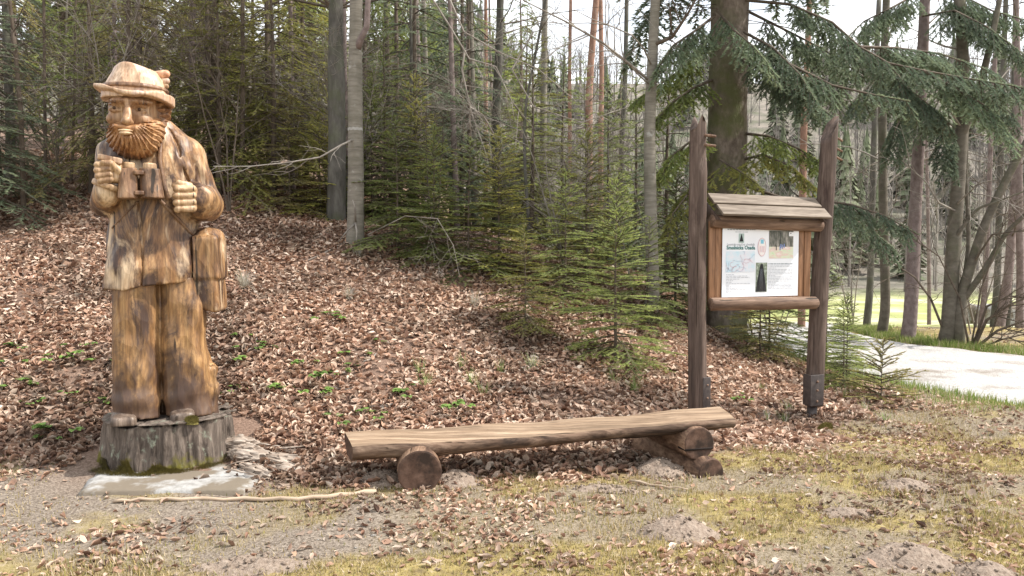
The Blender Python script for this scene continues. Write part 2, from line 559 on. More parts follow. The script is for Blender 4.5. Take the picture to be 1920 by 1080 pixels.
def wood(name, cols, dark, dlo=.50, dhi=.68, grain=16, rough=.45, pale=None, spec=.4, bump=.28):
    """oiled carved timber: vertical grain, weathered dark patches, optional pale sapwood streaks"""
    m, nt, b = new_mat(name)
    g = tex_noise(nt, grain, (1, 1, .09), 8, .65, dist=.6)
    c = ramp(nt, cols, [.30 + .42 * i / (len(cols) - 1) for i in range(len(cols))])
    nt.links.new(g.outputs['Fac'], c.inputs['Fac'])
    p = tex_noise(nt, 4.2, (1, 1, .42), 9, .72, dist=.8)
    pr = ramp(nt, [(0, 0, 0), (1, 1, 1)], [dlo, dhi])
    nt.links.new(p.outputs['Fac'], pr.inputs['Fac'])
    out = mix_rgb(nt, pr.outputs['Color'], c.outputs['Color'], dark)
    if pale:
        q = tex_noise(nt, 5.2, (1, 1, .35), 6, .6, dist=1.2)
        qr = ramp(nt, [(0, 0, 0), (1, 1, 1)], [.53, .66])
        nt.links.new(q.outputs['Fac'], qr.inputs['Fac'])
        out = mix_rgb(nt, qr.outputs['Color'], out, pale)
    f = tex_noise(nt, 70, (1, 1, .05), 5, .6)
    fr = ramp(nt, [(.66, .63, .61), (1.1, 1.1, 1.1)], [.34, .56])
    nt.links.new(f.outputs['Fac'], fr.inputs['Fac'])
    out = mix_rgb(nt, 1.0, out, fr.outputs['Color'], 'MULTIPLY')
    # drying cracks
    k = tex_noise(nt, 22, (1, 1, .035), 3, .5, dist=.3)
    kr = ramp(nt, [(0, 0, 0), (1, 1, 1)], [.685, .71])
    nt.links.new(k.outputs['Fac'], kr.inputs['Fac'])
    out = mix_rgb(nt, kr.outputs['Color'], out, (.03, .018, .01))
    nt.links.new(out, b.inputs['Base Color'])
    b.inputs['Roughness'].default_value = rough
    b.inputs['Specular IOR Level'].default_value = spec
    bp = nt.nodes.new('ShaderNodeBump'); bp.inputs['Strength'].default_value = bump; bp.inputs['Distance'].default_value = .006
    nt.links.new(g.outputs['Fac'], bp.inputs['Height'])
    if name.startswith('carved'):                       # shallow gouge facets
        tc = nt.nodes.new('ShaderNodeTexCoord'); mp = nt.nodes.new('ShaderNodeMapping'); mp.inputs['Scale'].default_value = (1, 1, .45)
        vo = nt.nodes.new('ShaderNodeTexVoronoi'); vo.inputs['Scale'].default_value = 17
        nt.links.new(tc.outputs['Object'], mp.inputs['Vector']); nt.links.new(mp.outputs['Vector'], vo.inputs['Vector'])
        b2 = nt.nodes.new('ShaderNodeBump'); b2.inputs['Strength'].default_value = .55; b2.inputs['Distance'].default_value = .022
        nt.links.new(vo.outputs['Distance'], b2.inputs['Height']); nt.links.new(b2.outputs['Normal'], bp.inputs['Normal'])
    nt.links.new(bp.outputs['Normal'], b.inputs['Normal'])
    return m

HONEY = [(.10, .045, .019), (.25, .13, .056), (.39, .23, .108), (.52, .35, .20)]
m_wood = wood('carved_wood', HONEY, (.060, .032, .022), .43, .57, pale=(.58, .43, .28))
m_trous = wood('carved_wood_trousers', [(.12, .054, .021), (.27, .145, .060), (.39, .228, .098), (.46, .295, .145)], (.060, .034, .024), .44, .60)
m_hat = wood('carved_wood_hat', [(.26, .145, .08), (.46, .30, .19), (.58, .42, .29), (.66, .52, .39)], (.30, .15, .08), .50, .70, pale=(.54, .40, .34))
m_beard = wood('carved_wood_beard', [(.12, .048, .02), (.30, .145, .06), (.44, .25, .12), (.58, .40, .25)], (.14, .062, .034), .46, .64)
m_face = wood('carved_wood_face', [(.14, .065, .032), (.26, .14, .07), (.40, .25, .14), (.52, .36, .23)], (.11, .052, .032), .48, .66)
m_hand = wood('carved_wood_hand', [(.20, .115, .06), (.40, .26, .14), (.54, .38, .235), (.62, .48, .33)], (.17, .09, .05), .48, .66)
m_bino = wood('carved_wood_dark', [(.075, .038, .022), (.16, .085, .046), (.27, .16, .09), (.38, .26, .165)], (.055, .03, .02), .46, .62)
m_red = wood('carved_wood_red', [(.34, .14, .07), (.50, .24, .14), (.62, .36, .22), (.68, .46, .32)], (.5, .26, .16), .6, .8)

m_rail_s = wood('carved_wood_boot', [(.07, .05, .037), (.14, .10, .075), (.22, .165, .125), (.30, .235, .18)], (.06, .042, .033), .46, .66)
fig = thing('carved_figure', 'tall carved wooden man in a feathered hat holding binoculars, standing on a tree stump', 'statue',
            (ST_X, ST_Y, 0.0), math.atan2(-ST_X, ST_Y))
STUMP_TOP = 0.39
def part(name, fn, lo, hi, res, material, parent=fig, smooth=True):
    V, Q = carve(fn, lo, hi, res)
    return link(name, np_mesh(name, V, Q, None, material, None, smooth), parent)

# --- stump
def f_stump(x, y, z):
    a = np.arctan2(y, x)
    d = loft(x, y, z, [(-.06, 0, 0, .50, .44), (.06, 0, 0, .485, .43), (.20, 0, 0, .46, .41), (STUMP_TOP, .01, 0, .452, .40)], 2.1)
    ca, sa = np.cos(a), np.sin(a)
    ridg = np.abs(noise3(ca * 9 + 4, sa * 9 + 4, z * 1.3) - .5) * 2
    d = d + .032 * (1 - ridg) * (z < STUMP_TOP - .015) + .026 * (noise3(ca * 26 + 40, sa * 26, z * 7) - .5) + .02 * (noise3(ca * 3 + 9, sa * 3 + 9, z * 3) - .5)
    rot = sstep(.25, .42, x) * (noise3(x * 22, y * 22, z * 4) - .35) * .075         # crumbling side
    d = d + np.maximum(rot, -.02)
    return np.maximum(d, z - STUMP_TOP - .018 * (noise3(x * 9, y * 9, z) - .3))
m_stump, nt, b = new_mat('stump_bark')
g = tex_noise(nt, 20, (1, 1, .16), 9, .7, dist=.5)
c = ramp(nt, [(.022, .017, .014), (.08, .062, .05), (.17, .135, .11), (.32, .27, .22)])
nt.links.new(g.outputs['Fac'], c.inputs['Fac'])
lich = tex_noise(nt, 13, (1, 1, .7), 7, .7); lr = ramp(nt, [(0, 0, 0), (.75, .75, .75)], [.57, .67]); nt.links.new(lich.outputs['Fac'], lr.inputs['Fac'])
out = mix_rgb(nt, lr.outputs['Color'], c.outputs['Color'], (.30, .33, .25))
tc = nt.nodes.new('ShaderNodeTexCoord'); sx = nt.nodes.new('ShaderNodeSeparateXYZ'); nt.links.new(tc.outputs['Object'], sx.inputs['Vector'])
mo = tex_noise(nt, 6, detail=8)
ad = nt.nodes.new('ShaderNodeMath'); ad.operation = 'MULTIPLY_ADD'; ad.inputs[1].default_value = -1.6
nt.links.new(sx.outputs['Z'], ad.inputs[0]); nt.links.new(mo.outputs['Fac'], ad.inputs[2])
mr = ramp(nt, [(0, 0, 0), (1, 1, 1)], [.34, .46]); nt.links.new(ad.outputs['Value'], mr.inputs['Fac'])
out = mix_rgb(nt, mr.outputs['Color'], out, (.13, .115, .022))
nt.links.new(out, b.inputs['Base Color']); b.inputs['Roughness'].default_value = .9
bp = nt.nodes.new('ShaderNodeBump'); bp.inputs['Strength'].default_value = .8; bp.inputs['Distance'].default_value = .02
nt.links.new(g.outputs['Fac'], bp.inputs['Height']); nt.links.new(bp.outputs['Normal'], b.inputs['Normal'])
part('stump', f_stump, (-.58, -.52, -.07), (.6, .52, .45), .011, m_stump)

# --- trousers
def f_trousers(x, y, z):
    zb = STUMP_TOP + .012
    l = loft(x, y, z, [(zb, fx(251, -.1), -.10, .163, .17), (.62, fx(252, -.1), -.09, .160, .165), (.92, fx(252, -.1), -.08, .158, .165), (1.2, fx(255, -.1), -.07, .158, .17), (1.5, fx(258), -.05, .16, .18)], 2.5)
    r = loft(x, y, z, [(zb, fx(348, -.1), -.09, .168, .17), (.62, fx(344, -.1), -.09, .160, .17), (.92, fx(342, -.1), -.09, .155, .165), (1.2, fx(343, -.1), -.08, .155, .17), (1.33, fx(338), -.06, .15, .17), (1.5, fx(320), -.05, .13, .16)], 2.5)
    d = smin(l, r, .02)
    back = loft(x, y, z, [(zb - .04, .01, .13, .33, .16), (.9, -.02, .13, .29, .15), (1.3, -.04, .1, .25, .13), (1.5, -.05, .1, .2, .12)], 2.4)
    d = smin(d, back, .05)
    # ragged splintered slab at the figure's left heel
    slab = rbox(x, y, z, (fx(388), .02, .54), (.055, .16, .18), .02)
    slab = slab + .035 * (noise3(x * 50, y * 50, z * 5) - .4)
    d = smin(d, slab, .02)
    fold = .010 * np.sin(z * 26 + 5 * noise3(x * 5, y * 5, z * 3)) * sstep(.95, .45, z)
    d = np.maximum(d, z - 1.385)
    return d + fold * .6 + cuts(x, y, z, 9, .016)
nt = m_trous.node_tree; b = nt.nodes['Principled BSDF']            # dark water stain climbing from the ankles
src = b.inputs['Base Color'].links[0].from_socket
tc = nt.nodes.new('ShaderNodeTexCoord'); sx = nt.nodes.new('ShaderNodeSeparateXYZ'); nt.links.new(tc.outputs['Object'], sx.inputs['Vector'])
sn = tex_noise(nt, 5, (1, 1, .45), 9, .7, dist=.6)
ad = nt.nodes.new('ShaderNodeMath'); ad.operation = 'MULTIPLY_ADD'; ad.inputs[1].default_value = -.55; nt.links.new(sx.outputs['Z'], ad.inputs[0]); nt.links.new(sn.outputs['Fac'], ad.inputs[2])
sr = ramp(nt, [(0, 0, 0), (.8, .8, .8)], [.04, .17]); nt.links.new(ad.outputs['Value'], sr.inputs['Fac'])
nt.links.new(mix_rgb(nt, sr.outputs['Color'], src, (.075, .045, .034)), b.inputs['Base Color'])
part('trousers', f_trousers, (-.44, -.32, .37), (.42, .34, 1.48), .0095, m_trous)
for bx_ in (fx(226, -.3), fx(336, -.3)):
    def f_boot(x, y, z, bx_=bx_):
        d = smin(rbox(x, y, z, (bx_, -.225, STUMP_TOP + .012), (.082, .115, .042), .03), ell(x, y, z, (bx_ + .02, -.12, STUMP_TOP + .05), (.10, .12, .08)), .04)
        return np.maximum(d, STUMP_TOP - .01 - z) + cuts(x, y, z, 14, .010)
    part('boot', f_boot, (bx_ - .14, -.42, STUMP_TOP - .03), (bx_ + .16, .04, STUMP_TOP + .16), .008, m_rail_s)

# --- jacket with sleeves
JST = [(fz(533), fx(284), -.01, .315, .265), (fz(500), fx(286), -.01, .312, .26), (fz(460), fx(290), 0, .302, .245), (fz(420), fx(292), 0, .290, .23),
       (fz(380), fx(294), 0, .285, .225), (fz(335), fx(294), 0, .295, .225), (fz(300), fx(292), .01, .315, .215), (fz(278), fx(293), .02, .300, .20),
       (fz(260), fx(294), .02, .258, .18), (fz(245), fx(294), .02, .19, .15), (fz(232), fx(293), .01, .13, .12)]
def jacket_front(x, z):
    st = np.array(sorted(JST))
    c, cy, rx, ry = [float(np.interp(z, st[:, 0], st[:, i])) for i in range(1, 5)]
    q = min(abs((x - c) / rx), .98)
    return cy - ry * (1 - q ** 2.6) ** (1 / 2.6)
ELB_R, ELB_L = pt(390, 383, .0), pt(204, 385, -.03)
def f_jacket(x, y, z):
    zs = z - .10 * (x - fx(284)) * sstep(1.75, 1.35, z)
    body = loft(x, y, zs, JST, 2.6)
    ra = cone(x, y, z, pt(358, 292, .02), ELB_R, .112, .110)
    rf = cone(x, y, z, ELB_R, pt(378, 376, -.20), .118, .128)
    rf = np.maximum(rf, -(x - fx(361, -.2)) - .0)
    la = cone(x, y, z, pt(219, 292, .02), ELB_L, .098, .086)
    lf = cone(x, y, z, ELB_L, pt(208, 362, -.22), .088, .094)
    lf = np.maximum(lf, (z - fz(346, -.2)) + .35 * (x - fx(200)))
    d = smin(body, smin(ra, rf, .03), .045)
    d = smin(d, smin(la, lf, .03), .04)
    # carved lines: front opening, lapel seams, sleeve creases
    seam = np.abs(x - (fx(264) + .02 * np.sin(z * 5))) - .004
    d = np.where((y < -.05) & (z < fz(385)), smax(d, -(np.maximum(seam, np.abs(d) - .016)), .006), d)
    open_ = np.abs(x - fx(262)) - .010 - .055 * sstep(1.5, 1.33, z)
    s1 = np.abs((x - fx(322)) * .80 + (z - fz(250)) * .30 - .012 * np.sin(z * 14)) - .004
    d = np.where((y < .05) & (z > fz(345)) & (z < fz(240)), smax(d, -np.maximum(s1, np.abs(d) - .014), .005), d)
    cre = .012 * np.sin((z * .8 + x * .9) * 42 + 6 * noise3(x * 6, y * 6, z * 6)) * np.exp(-((x - fx(370)) ** 2 + (z - fz(335)) ** 2) / .012)
    return d + cre + cuts(x, y, z, 8, .020)
part('jacket', f_jacket, (-.56, -.42, 1.25), (.48, .32, 2.56), .0095, m_wood)

# --- head: face
YF = -.17
def f_head(x, y, z):
    hx = fx(246, YF)
    skull = ell(x, y, z, (hx + .012, YF + .03, fz(205, YF)), (.158, .185, .215))
    flat = -(y + .325 + .25 * np.abs(x - fx(240, YF)) * 0 - .5 * np.maximum(np.abs(x - fx(240, YF)) - .06, 0))      # front planes
    d = smax(skull, flat - .0, .04)
    nx_ = fx(237, -.35)
    d = smin(d, ell(x, y, z, (fx(243, -.3), -.295, fz(192, -.3)), (.135, .05, .028)), .02)                           # brow
    for ex in (216, 261):
        d = smax(d, -ell(x, y, z, (fx(ex, -.33), -.350, fz(205, -.33)), (.052, .062, .030)), .010)
        d = smin(d, ell(x, y, z, (fx(ex, -.3), -.272, fz(206, -.3)), (.038, .032, .020)), .003)
        d = smax(d, -ell(x, y, z, (fx(ex, -.3) - .004, -.306, fz(206, -.3)), (.011, .014, .011)), .003)
        for dz, rr in ((.023, .0075), (-.019, .0055)):
            lid = np.sqrt((np.sqrt((y + .300) ** 2 + (z - fz(205, -.3) - dz + 4.5 * (x - fx(ex, -.3)) ** 2 * np.sign(dz)) ** 2)) ** 2) - rr
            lid = np.maximum(lid, np.abs(x - fx(ex, -.3)) - .042)
            d = smin(d, lid, .008)
    nose = cone(x, y, z, (fx(240, -.34), -.318, fz(194, -.34)), (nx_, -.385, fz(227, -.38)), .018, .030)
    nose = smin(nose, ell(x, y, z, (nx_, -.36, fz(230, -.36)), (.040, .035, .019)), .015)
    d = smin(d, nose, .014)
    for ex in (214, 266):
        d = smin(d, ell(x, y, z, (fx(ex, -.3), -.255, fz(224, -.3)), (.05, .045, .045)), .04)
    neck = cone(x, y, z, (fx(272), -.08, fz(225)), (fx(285), .0, fz(262)), .13, .15)
    return smin(d, neck, .04) + cuts(x, y, z, 16, .006)
head = part('head', f_head, (-.45, -.45, 2.28), (.14, .22, 2.86), .0062, m_face)
head.location = (.030, 0, -.022)
m_eye = surf('carved_eye', [(.26, .16, .09), (.36, .24, .145)], 12, rough=.5, bump=.1)
m_pupil = surf('carved_pupil', [(.05, .026, .015), (.08, .04, .025)], 12, rough=.5, bump=.1)
for ex in (216, 261):
    ec = (fx(ex, -.3), -.283, fz(205.5, -.3))
    def f_eb(x, y, z, ec=ec): return ell(x, y, z, ec, (.034, .024, .0155))
    eb = part('eye', f_eb, tuple(v - .045 for v in ec), tuple(v + .045 for v in ec), .0045, m_eye, head)
    pc = (ec[0] - .003, ec[1] - .020, ec[2])
    def f_pu(x, y, z, pc=pc): return ell(x, y, z, pc, (.011, .009, .0115))
    part('pupil', f_pu, tuple(v - .02 for v in pc), tuple(v + .02 for v in pc), .003, m_pupil, eb)
    bc_ = (fx(ex, -.33), -.318, fz(193.5, -.33))
    def f_bw(x, y, z, bc_=bc_): return ell(x, y, z - 1.6 * (x - bc_[0]) ** 2 * -1, bc_, (.052, .018, .0085)) + .003 * np.sin(x * 300)
    part('eyebrow', f_bw, tuple(v - .07 for v in bc_), tuple(v + .07 for v in bc_), .005, m_bino, head)
# lips
def f_lip(x, y, z):
    c = pt(234, 247, -.40)
    u = ell(x, y, z, (c[0], c[1], c[2] + .008), (.046, .022, .011)); l = ell(x, y, z, (c[0] + .002, c[1], c[2] - .010), (.042, .024, .012))
    return smin(u, l, .003)
c_ = pt(234, 247, -.40)
part('mouth', f_lip, (c_[0] - .07, c_[1] - .05, c_[2] - .04), (c_[0] + .07, c_[1] + .05, c_[2] + .04), .0045, m_hand, head)

def f_beard(x, y, z):
    c = pt(247, 258, -.23)
    d = ell(x, y, z, (c[0] + .008, -.22, c[2]), (.168, .168, .142))
    d = smin(d, ell(x, y, z, (fx(226, -.33), -.345, fz(240, -.33)), (.055, .05, .022)), .03)       # moustache
    d = smin(d, ell(x, y, z, (fx(256, -.33), -.335, fz(241, -.33)), (.065, .05, .024)), .03)
    d = smin(d, ell(x, y, z, (fx(286, -.16), -.15, fz(240, -.16)), (.075, .12, .085)), .05)        # up to the ear
    # keep the face clear
    face = ell(x, y, z, (fx(240, -.34), -.36, fz(212, -.34)), (.125, .16, .082))
    d = smax(d, -face, .02)
    mouth = ell(x, y, z, pt(234, 248, -.42), (.052, .05, .022))
    d = smax(d, -mouth, .01)
    mx, mz = fx(236, -.35), fz(236, -.35)
    ang = np.arctan2(x - mx, mz - z + .03)
    rad = np.sqrt((x - mx) ** 2 + (z - mz) ** 2)
    w = noise3(x * 9, y * 9, z * 9)
    strand = np.sin(ang * 36 + 7 * w + 14 * rad) + .8 * np.sin(ang * 71 + 11 * w - 20 * rad)
    return d + .0050 * strand * sstep(.05, .11, rad)
part('beard', f_beard, (-.46, -.44, 2.22), (.14, .02, 2.62), .0058, m_beard, head)
def f_hair(x, y, z):
    d = ell(x, y, z, (fx(288, -.05), -.04, fz(208, -.05)), (.105, .15, .125))
    d = smin(d, ell(x, y, z, (fx(262), .06, fz(210)), (.16, .12, .13)), .05)
    d = np.maximum(d, -(x - fx(279, -.12)))
    w = noise3(x * 8, y * 8, z * 8)
    return d + .009 * (np.sin((z * 1.0 - x * .5 + y * .25) * 135 + 6 * w))
part('hair', f_hair, (-.14, -.24, 2.42), (.14, .22, 2.76), .0062, m_beard, head)
# ear
# --- hat
HX, HY = fx(262, -.13), -.13
BR = fz(189, -.13)
def brim_h(u, v):
    return BR + .045 * np.where(u < 0, np.abs(u) ** 2.2, 0) - .030 * np.where(u > 0, u ** 2, 0) + .035 * np.where(u > .0, np.abs(v) ** 2, 0) * 0 - .025 * np.exp(-((u + .15) ** 2 * 5 + (v + 1) ** 2 * 2))
def f_brim(x, y, z):
    u, v = (x - HX) / .252, (y - HY) / .258
    r = np.sqrt(u * u + v * v)
    th = .013 + .020 * sstep(.1, .9, u) * sstep(.5, 1, r)
    d = np.abs(z - brim_h(u, v) - .010 * sstep(.75, 1.0, r) * sstep(.4, -.2, u)) - th
    return smax(d, (r - 1 + .03 * (noise3(x * 5, y * 5, z * 0) - .5)) * .26, .012) + cuts(x, y, z, 12, .008)
hat = part('hat_brim', f_brim, (HX - .32, HY - .32, BR - .12), (HX + .32, HY + .32, BR + .15), .007, m_hat)
def f_crown(x, y, z):
    d = loft(x, y, z, [(BR - .03, HX, HY, .212, .215), (BR + .03, HX, HY, .206, .21), (fz(160, -.13), HX + .008, HY, .176, .19), (fz(146, -.13), HX + .004, HY, .146, .17), (fz(132, -.13), HX - .018, HY, .108, .15), (fz(112, -.13), HX - .045, HY, .075, .12)], 2.1)
    top = (z - fz(131, -.13)) + .20 * (x - HX + .06) * sstep(-.10, .1, x - HX) + .30 * np.maximum(-(x - HX) - .08, 0)
    d = smax(d, top, .022)
    dent = ell(x, y, z, (HX + .02, HY - .02, fz(124, -.13)), (.05, .15, .035))
    d = smax(d, -dent, .03)
    return d + cuts(x, y, z, 7, .020)
part('hat_crown', f_crown, (HX - .27, HY - .27, BR - .05), (HX + .27, HY + .27, BR + .30), .008, m_hat, hat)
def f_band(x, y, z):
    zz = BR + .048
    d = loft(x, y, z, [(zz - .06, HX, HY, .222, .225), (zz, HX, HY, .207, .210), (zz + .05, HX, HY, .19, .19)], 2.1)
    return smax(np.abs(d - .001) - .010, np.abs(z - zz) - .015, .006) + cuts(x, y, z, 12, .004)
part('hat_band', f_band, (HX - .26, HY - .26, BR - .01), (HX + .26, HY + .26, BR + .11), .007, m_bino, hat)
for (a, b2, r_, mm) in (((303, 147), (319, 143), .036, m_red), ((306, 157), (321, 156), .030, m_hat), ((307, 167), (320, 165), .026, m_hand)):
    A, B_ = pt(a[0], a[1], -.16), pt(b2[0], b2[1], -.19)
    def f_fe(x, y, z, A=A, B_=B_, r_=r_): return cone(x, y, z, A, B_, r_ * .9, r_ * .75) + cuts(x, y, z, 20, .006)
    part('feather', f_fe, (A[0] - .06, B_[1] - .06, A[2] - .06), (B_[0] + .06, A[1] + .06, A[2] + .08), .006, mm, hat)

# --- hands
def f_fist_r(x, y, z):          # knuckles stacked one above another, gripping the strap
    c = pt(350, 372, -.30)
    d = rbox(x, y, z, (c[0] + .02, c[1] + .03, c[2]), (.062, .055, .092), .03)
    for i, (py, l) in enumerate(((353, .070), (366, .076), (379, .074), (391, .066))):
        a = pt(365, py, -.31); e = (fx(333, -.34) + .076 - l, -.345 + .004 * i, fz(py + 1, -.34))
        f = smin(cone(x, y, z, (a[0], a[1] - .012, a[2]), e, .024, .022), cone(x, y, z, e, (e[0] + .004, e[1] + .05, e[2]), .022, .018), .012)
        d = smin(d, f, .006)
    th = smin(cone(x, y, z, pt(360, 347, -.30), pt(338, 343, -.335), .022, .020), cone(x, y, z, pt(338, 343, -.335), pt(329, 348, -.335), .019, .015), .01)
    return smin(d, th, .008) + cuts(x, y, z, 30, .004)
c_ = pt(350, 372, -.30)
part('hand', f_fist_r, (c_[0] - .14, -.42, c_[2] - .14), (c_[0] + .16, -.18, c_[2] + .15), .0052, m_hand)
def f_fist_l(x, y, z):
    x = x - .028          # raised fist closing on a small block
    c = pt(207, 328, -.31)
    d = rbox(x, y, z, (c[0] + .008, c[1] + .02, c[2]), (.068, .06, .07), .035)
    for i, (px, py) in enumerate(((184, 315), (183, 325), (185, 335), (189, 344))):
        a = pt(204, py - 3, -.35); e = pt(px, py, -.345)
        f = smin(cone(x, y, z, a, e, .024, .021), cone(x, y, z, e, (e[0] + .01, e[1] + .05, e[2]), .021, .018), .012)
        d = smin(d, f, .006)
    th = smin(cone(x, y, z, pt(222, 325, -.34), pt(208, 312, -.36), .025, .021), cone(x, y, z, pt(208, 312, -.36), pt(193, 310, -.36), .021, .016), .01)
    return smin(d, th, .008) + cuts(x, y, z, 30, .004)
c_ = pt(207, 328, -.31)
part('hand', f_fist_l, (c_[0] - .16, -.44, c_[2] - .13), (c_[0] + .14, -.18, c_[2] + .15), .0052, m_hand)
c_ = pt(214, 304, -.33)
def f_block(x, y, z): return rbox(x, y, z, (c_[0], c_[1], c_[2]), (.075, .03, .020), .008, .0, -.2) + cuts(x, y, z, 20, .004)
part('held_block', f_block, (c_[0] - .11, c_[1] - .06, c_[2] - .07), (c_[0] + .11, c_[1] + .06, c_[2] + .07), .006, m_hat)
# sleeve cuffs
def f_cuff(x, y, z):
    a = pt(210, 352, -.26)
    n = np.array([.33, -.10, .94])
    h = (x - a[0]) * n[0] + (y - a[1]) * n[1] + (z - a[2]) * n[2]
    r = np.sqrt((x - a[0] - h * n[0]) ** 2 + (y - a[1] - h * n[1]) ** 2 + (z - a[2] - h * n[2]) ** 2)
    return smax(r - .100, np.abs(h) - .02, .015) + cuts(x, y, z, 14, .008)
a = pt(210, 352, -.26)
part('cuff', f_cuff, (a[0] - .15, a[1] - .15, a[2] - .1), (a[0] + .15, a[1] + .15, a[2] + .1), .0075, m_hand)

# --- binoculars
YB = -.31
bino = None
for (px0, px1, pxt0, pxt1, y1) in ((225, 263, 229, 262, 375), (268, 311, 267, 303, 373)):
    def f_bar(x, y, z, px0=px0, px1=px1, pxt0=pxt0, pxt1=pxt1, y1=y1):
        d = loft(x, y, z, [(fz(y1, YB), fx((px0 + px1) / 2, YB), YB, (px1 - px0) / 2 / 295, .085), (fz(319, YB), fx((pxt0 + pxt1) / 2, YB), YB + .01, (pxt1 - pxt0) / 2 / 295, .07)], 3.0)
        return d + cuts(x, y, z, 12, .008)
    o = part('binoculars' if bino is None else 'barrel', f_bar, (fx(px0, YB) - .04, YB - .12, fz(380, YB)), (fx(px1, YB) + .04, YB + .12, fz(312, YB)), .007, m_bino, fig if bino is None else bino)
    bino = bino or o
    ec = pt((pxt0 + pxt1) / 2 + 1, 314, YB)
    def f_eye(x, y, z, ec=ec):
        return smax(np.sqrt(((x - ec[0]) / 1.25) ** 2 + (y - ec[1]) ** 2) - .034, np.abs(z - ec[2]) - .022, .01) + cuts(x, y, z, 20, .006)
    part('eyepiece', f_eye, (ec[0] - .07, ec[1] - .06, ec[2] - .05), (ec[0] + .07, ec[1] + .06, ec[2] + .05), .006, m_hand, bino)
for py in (327, 364):
    bc = pt(265, py, YB - .05)
    def f_br(x, y, z, bc=bc): return rbox(x, y, z, bc, (.032, .03, .016), .006)
    part('bridge', f_br, (bc[0] - .06, bc[1] - .06, bc[2] - .04), (bc[0] + .06, bc[1] + .06, bc[2] + .04), .006, m_bino, bino)

# --- satchel and straps
def f_bag(x, y, z):
    c = (fx(391, -.05), -.05, fz(515))
    d = rbox(x, y, z, c, (.092, .165, .275), .024, -.25, .05)
    flap = rbox(x, y, z, (c[0] + .012, c[1], c[2] + .12), (.100, .175, .16), .026, -.25, .05)
    d = smin(d, flap, .006)
    top = ell(x, y, z, (fx(390), -.02, fz(442)), (.11, .15, .06))
    d = smin(d, top, .03)
    low = (z - (c[2] - .27)) * .75 + (x - c[0]) * .35
    d = smax(d, -low - .0, .02)
    return d + cuts(x, y, z, 8, .016)
part('satchel', f_bag, (fx(360), -.26, fz(600)), (fx(445), .24, fz(420)), .0085, m_wood)
def strap(pts, r, w=2.0):
    P_ = []
    for (px, py) in pts:
        x, z = fx(px, -.2), fz(py, -.2)
        P_.append((x, jacket_front(x, z) - .004, z))
    lo = np.array(P_).min(0) - .05; hi = np.array(P_).max(0) + .05
    def f(x, y, z):
        d = None
        for a, b3 in zip(P_[:-1], P_[1:]):
            e = cone(x, y, z, a, b3, r, r)
            d = e if d is None else np.minimum(d, e)
        return d + cuts(x, y, z, 20, .004)
    return part('strap', f, lo, hi, .006, m_bino)
strap([(306, 268), (304, 300), (309, 330), (312, 352), (318, 372)], .016)
strap([(300, 374), (318, 392), (338, 413), (358, 434), (374, 452)], .013)
strap([(262, 380), (246, 396), (228, 414), (214, 428)], .008)

# stone footing slab, moss cushion, rotten wood
m_slab = surf('slab_concrete', [(.20, .19, .175), (.32, .31, .295), (.43, .42, .40)], 22, bump=.6, bdist=.008, patch=((.17, .14, .105), 3.6, .44, .55))
def rough_slab(name, corners, z0, z1, material, label, cat, seed=0, n=26):
    """uneven flat stone from a ground-plan quadrilateral"""
    c = [Vector(p) for p in corners]
    V, Q = [], []
    for lay, z in enumerate((z1, z0)):
        for i in range(n + 1):
            for j in range(n + 1):
                u, v = i / n, j / n
                p = (c[0] * (1 - u) + c[1] * u) * (1 - v) + (c[3] * (1 - u) + c[2] * u) * v
                e = min(u, 1 - u, v, 1 - v)
                jx = (float(noise2(u * 9 + seed, v * 9)) - .5) * .018 * (e < .06)
                V.append((p.x + jx, p.y + jx, z + ((float(noise2(u * 14 + seed, v * 14)) - .5) * .012 - (.012 if e < .01 else 0) if lay == 0 else 0)))
    N = (n + 1) ** 2
    k = lambda i, j, l: l * N + i * (n + 1) + j
    for i in range(n):
        for j in range(n):
            Q.append((k(i, j, 0), k(i + 1, j, 0), k(i + 1, j + 1, 0), k(i, j + 1, 0)))
    for i in range(n):
        Q += [(k(i, 0, 0), k(i, 0, 1), k(i + 1, 0, 1), k(i + 1, 0, 0)), (k(i + 1, n, 0), k(i + 1, n, 1), k(i, n, 1), k(i, n, 0)),
              (k(0, i + 1, 0), k(0, i + 1, 1), k(0, i, 1), k(0, i, 0)), (k(n, i, 0), k(n, i, 1), k(n, i + 1, 1), k(n, i + 1, 0))]
    o = link(name, np_mesh(name, V, Q, None, material, None, True))
    return tag(o, label, cat)
sl = [hit(150, 930), hit(456, 932), hit(530, 850), hit(200, 845)]
rough_slab('footing_slab', [(p.x, p.y, 0) for p in sl], -.08, .062, m_slab, 'pale concrete footing slab under the mossy stump of the carved figure', 'slab')
# ------------------------------------------------------------------ bench
m_plank = wood('bench_plank', [(.12, .080, .052), (.26, .180, .118), (.36, .262, .180), (.45, .345, .25)], (.15, .105, .07), .46, .66, rough=.75, spec=.2)
def horiz_grain(m, vec):
    for n in m.node_tree.nodes:
        if n.type == 'MAPPING': n.inputs['Scale'].default_value = vec
horiz_grain(m_plank, (.07, 1, 1))
m_wane = wood('bench_wane', [(.055, .034, .024), (.13, .082, .056), (.22, .15, .105), (.34, .25, .18)], (.035, .024, .018), .44, .58, rough=.8, spec=.15)
horiz_grain(m_wane, (.12, 1, 1))
m_logend = surf('log_end', [(.045, .025, .017), (.10, .058, .040), (.16, .10, .072)], 16, (1, .3, 1), bump=.4, patch=((.035, .022, .016), 6, .48, .62))
m_logside = wood('log_side', [(.06, .034, .022), (.15, .09, .058), (.25, .16, .105), (.34, .235, .165)], (.045, .027, .02), .46, .62, rough=.75, spec=.2)
horiz_grain(m_logside, (1, .1, 1))

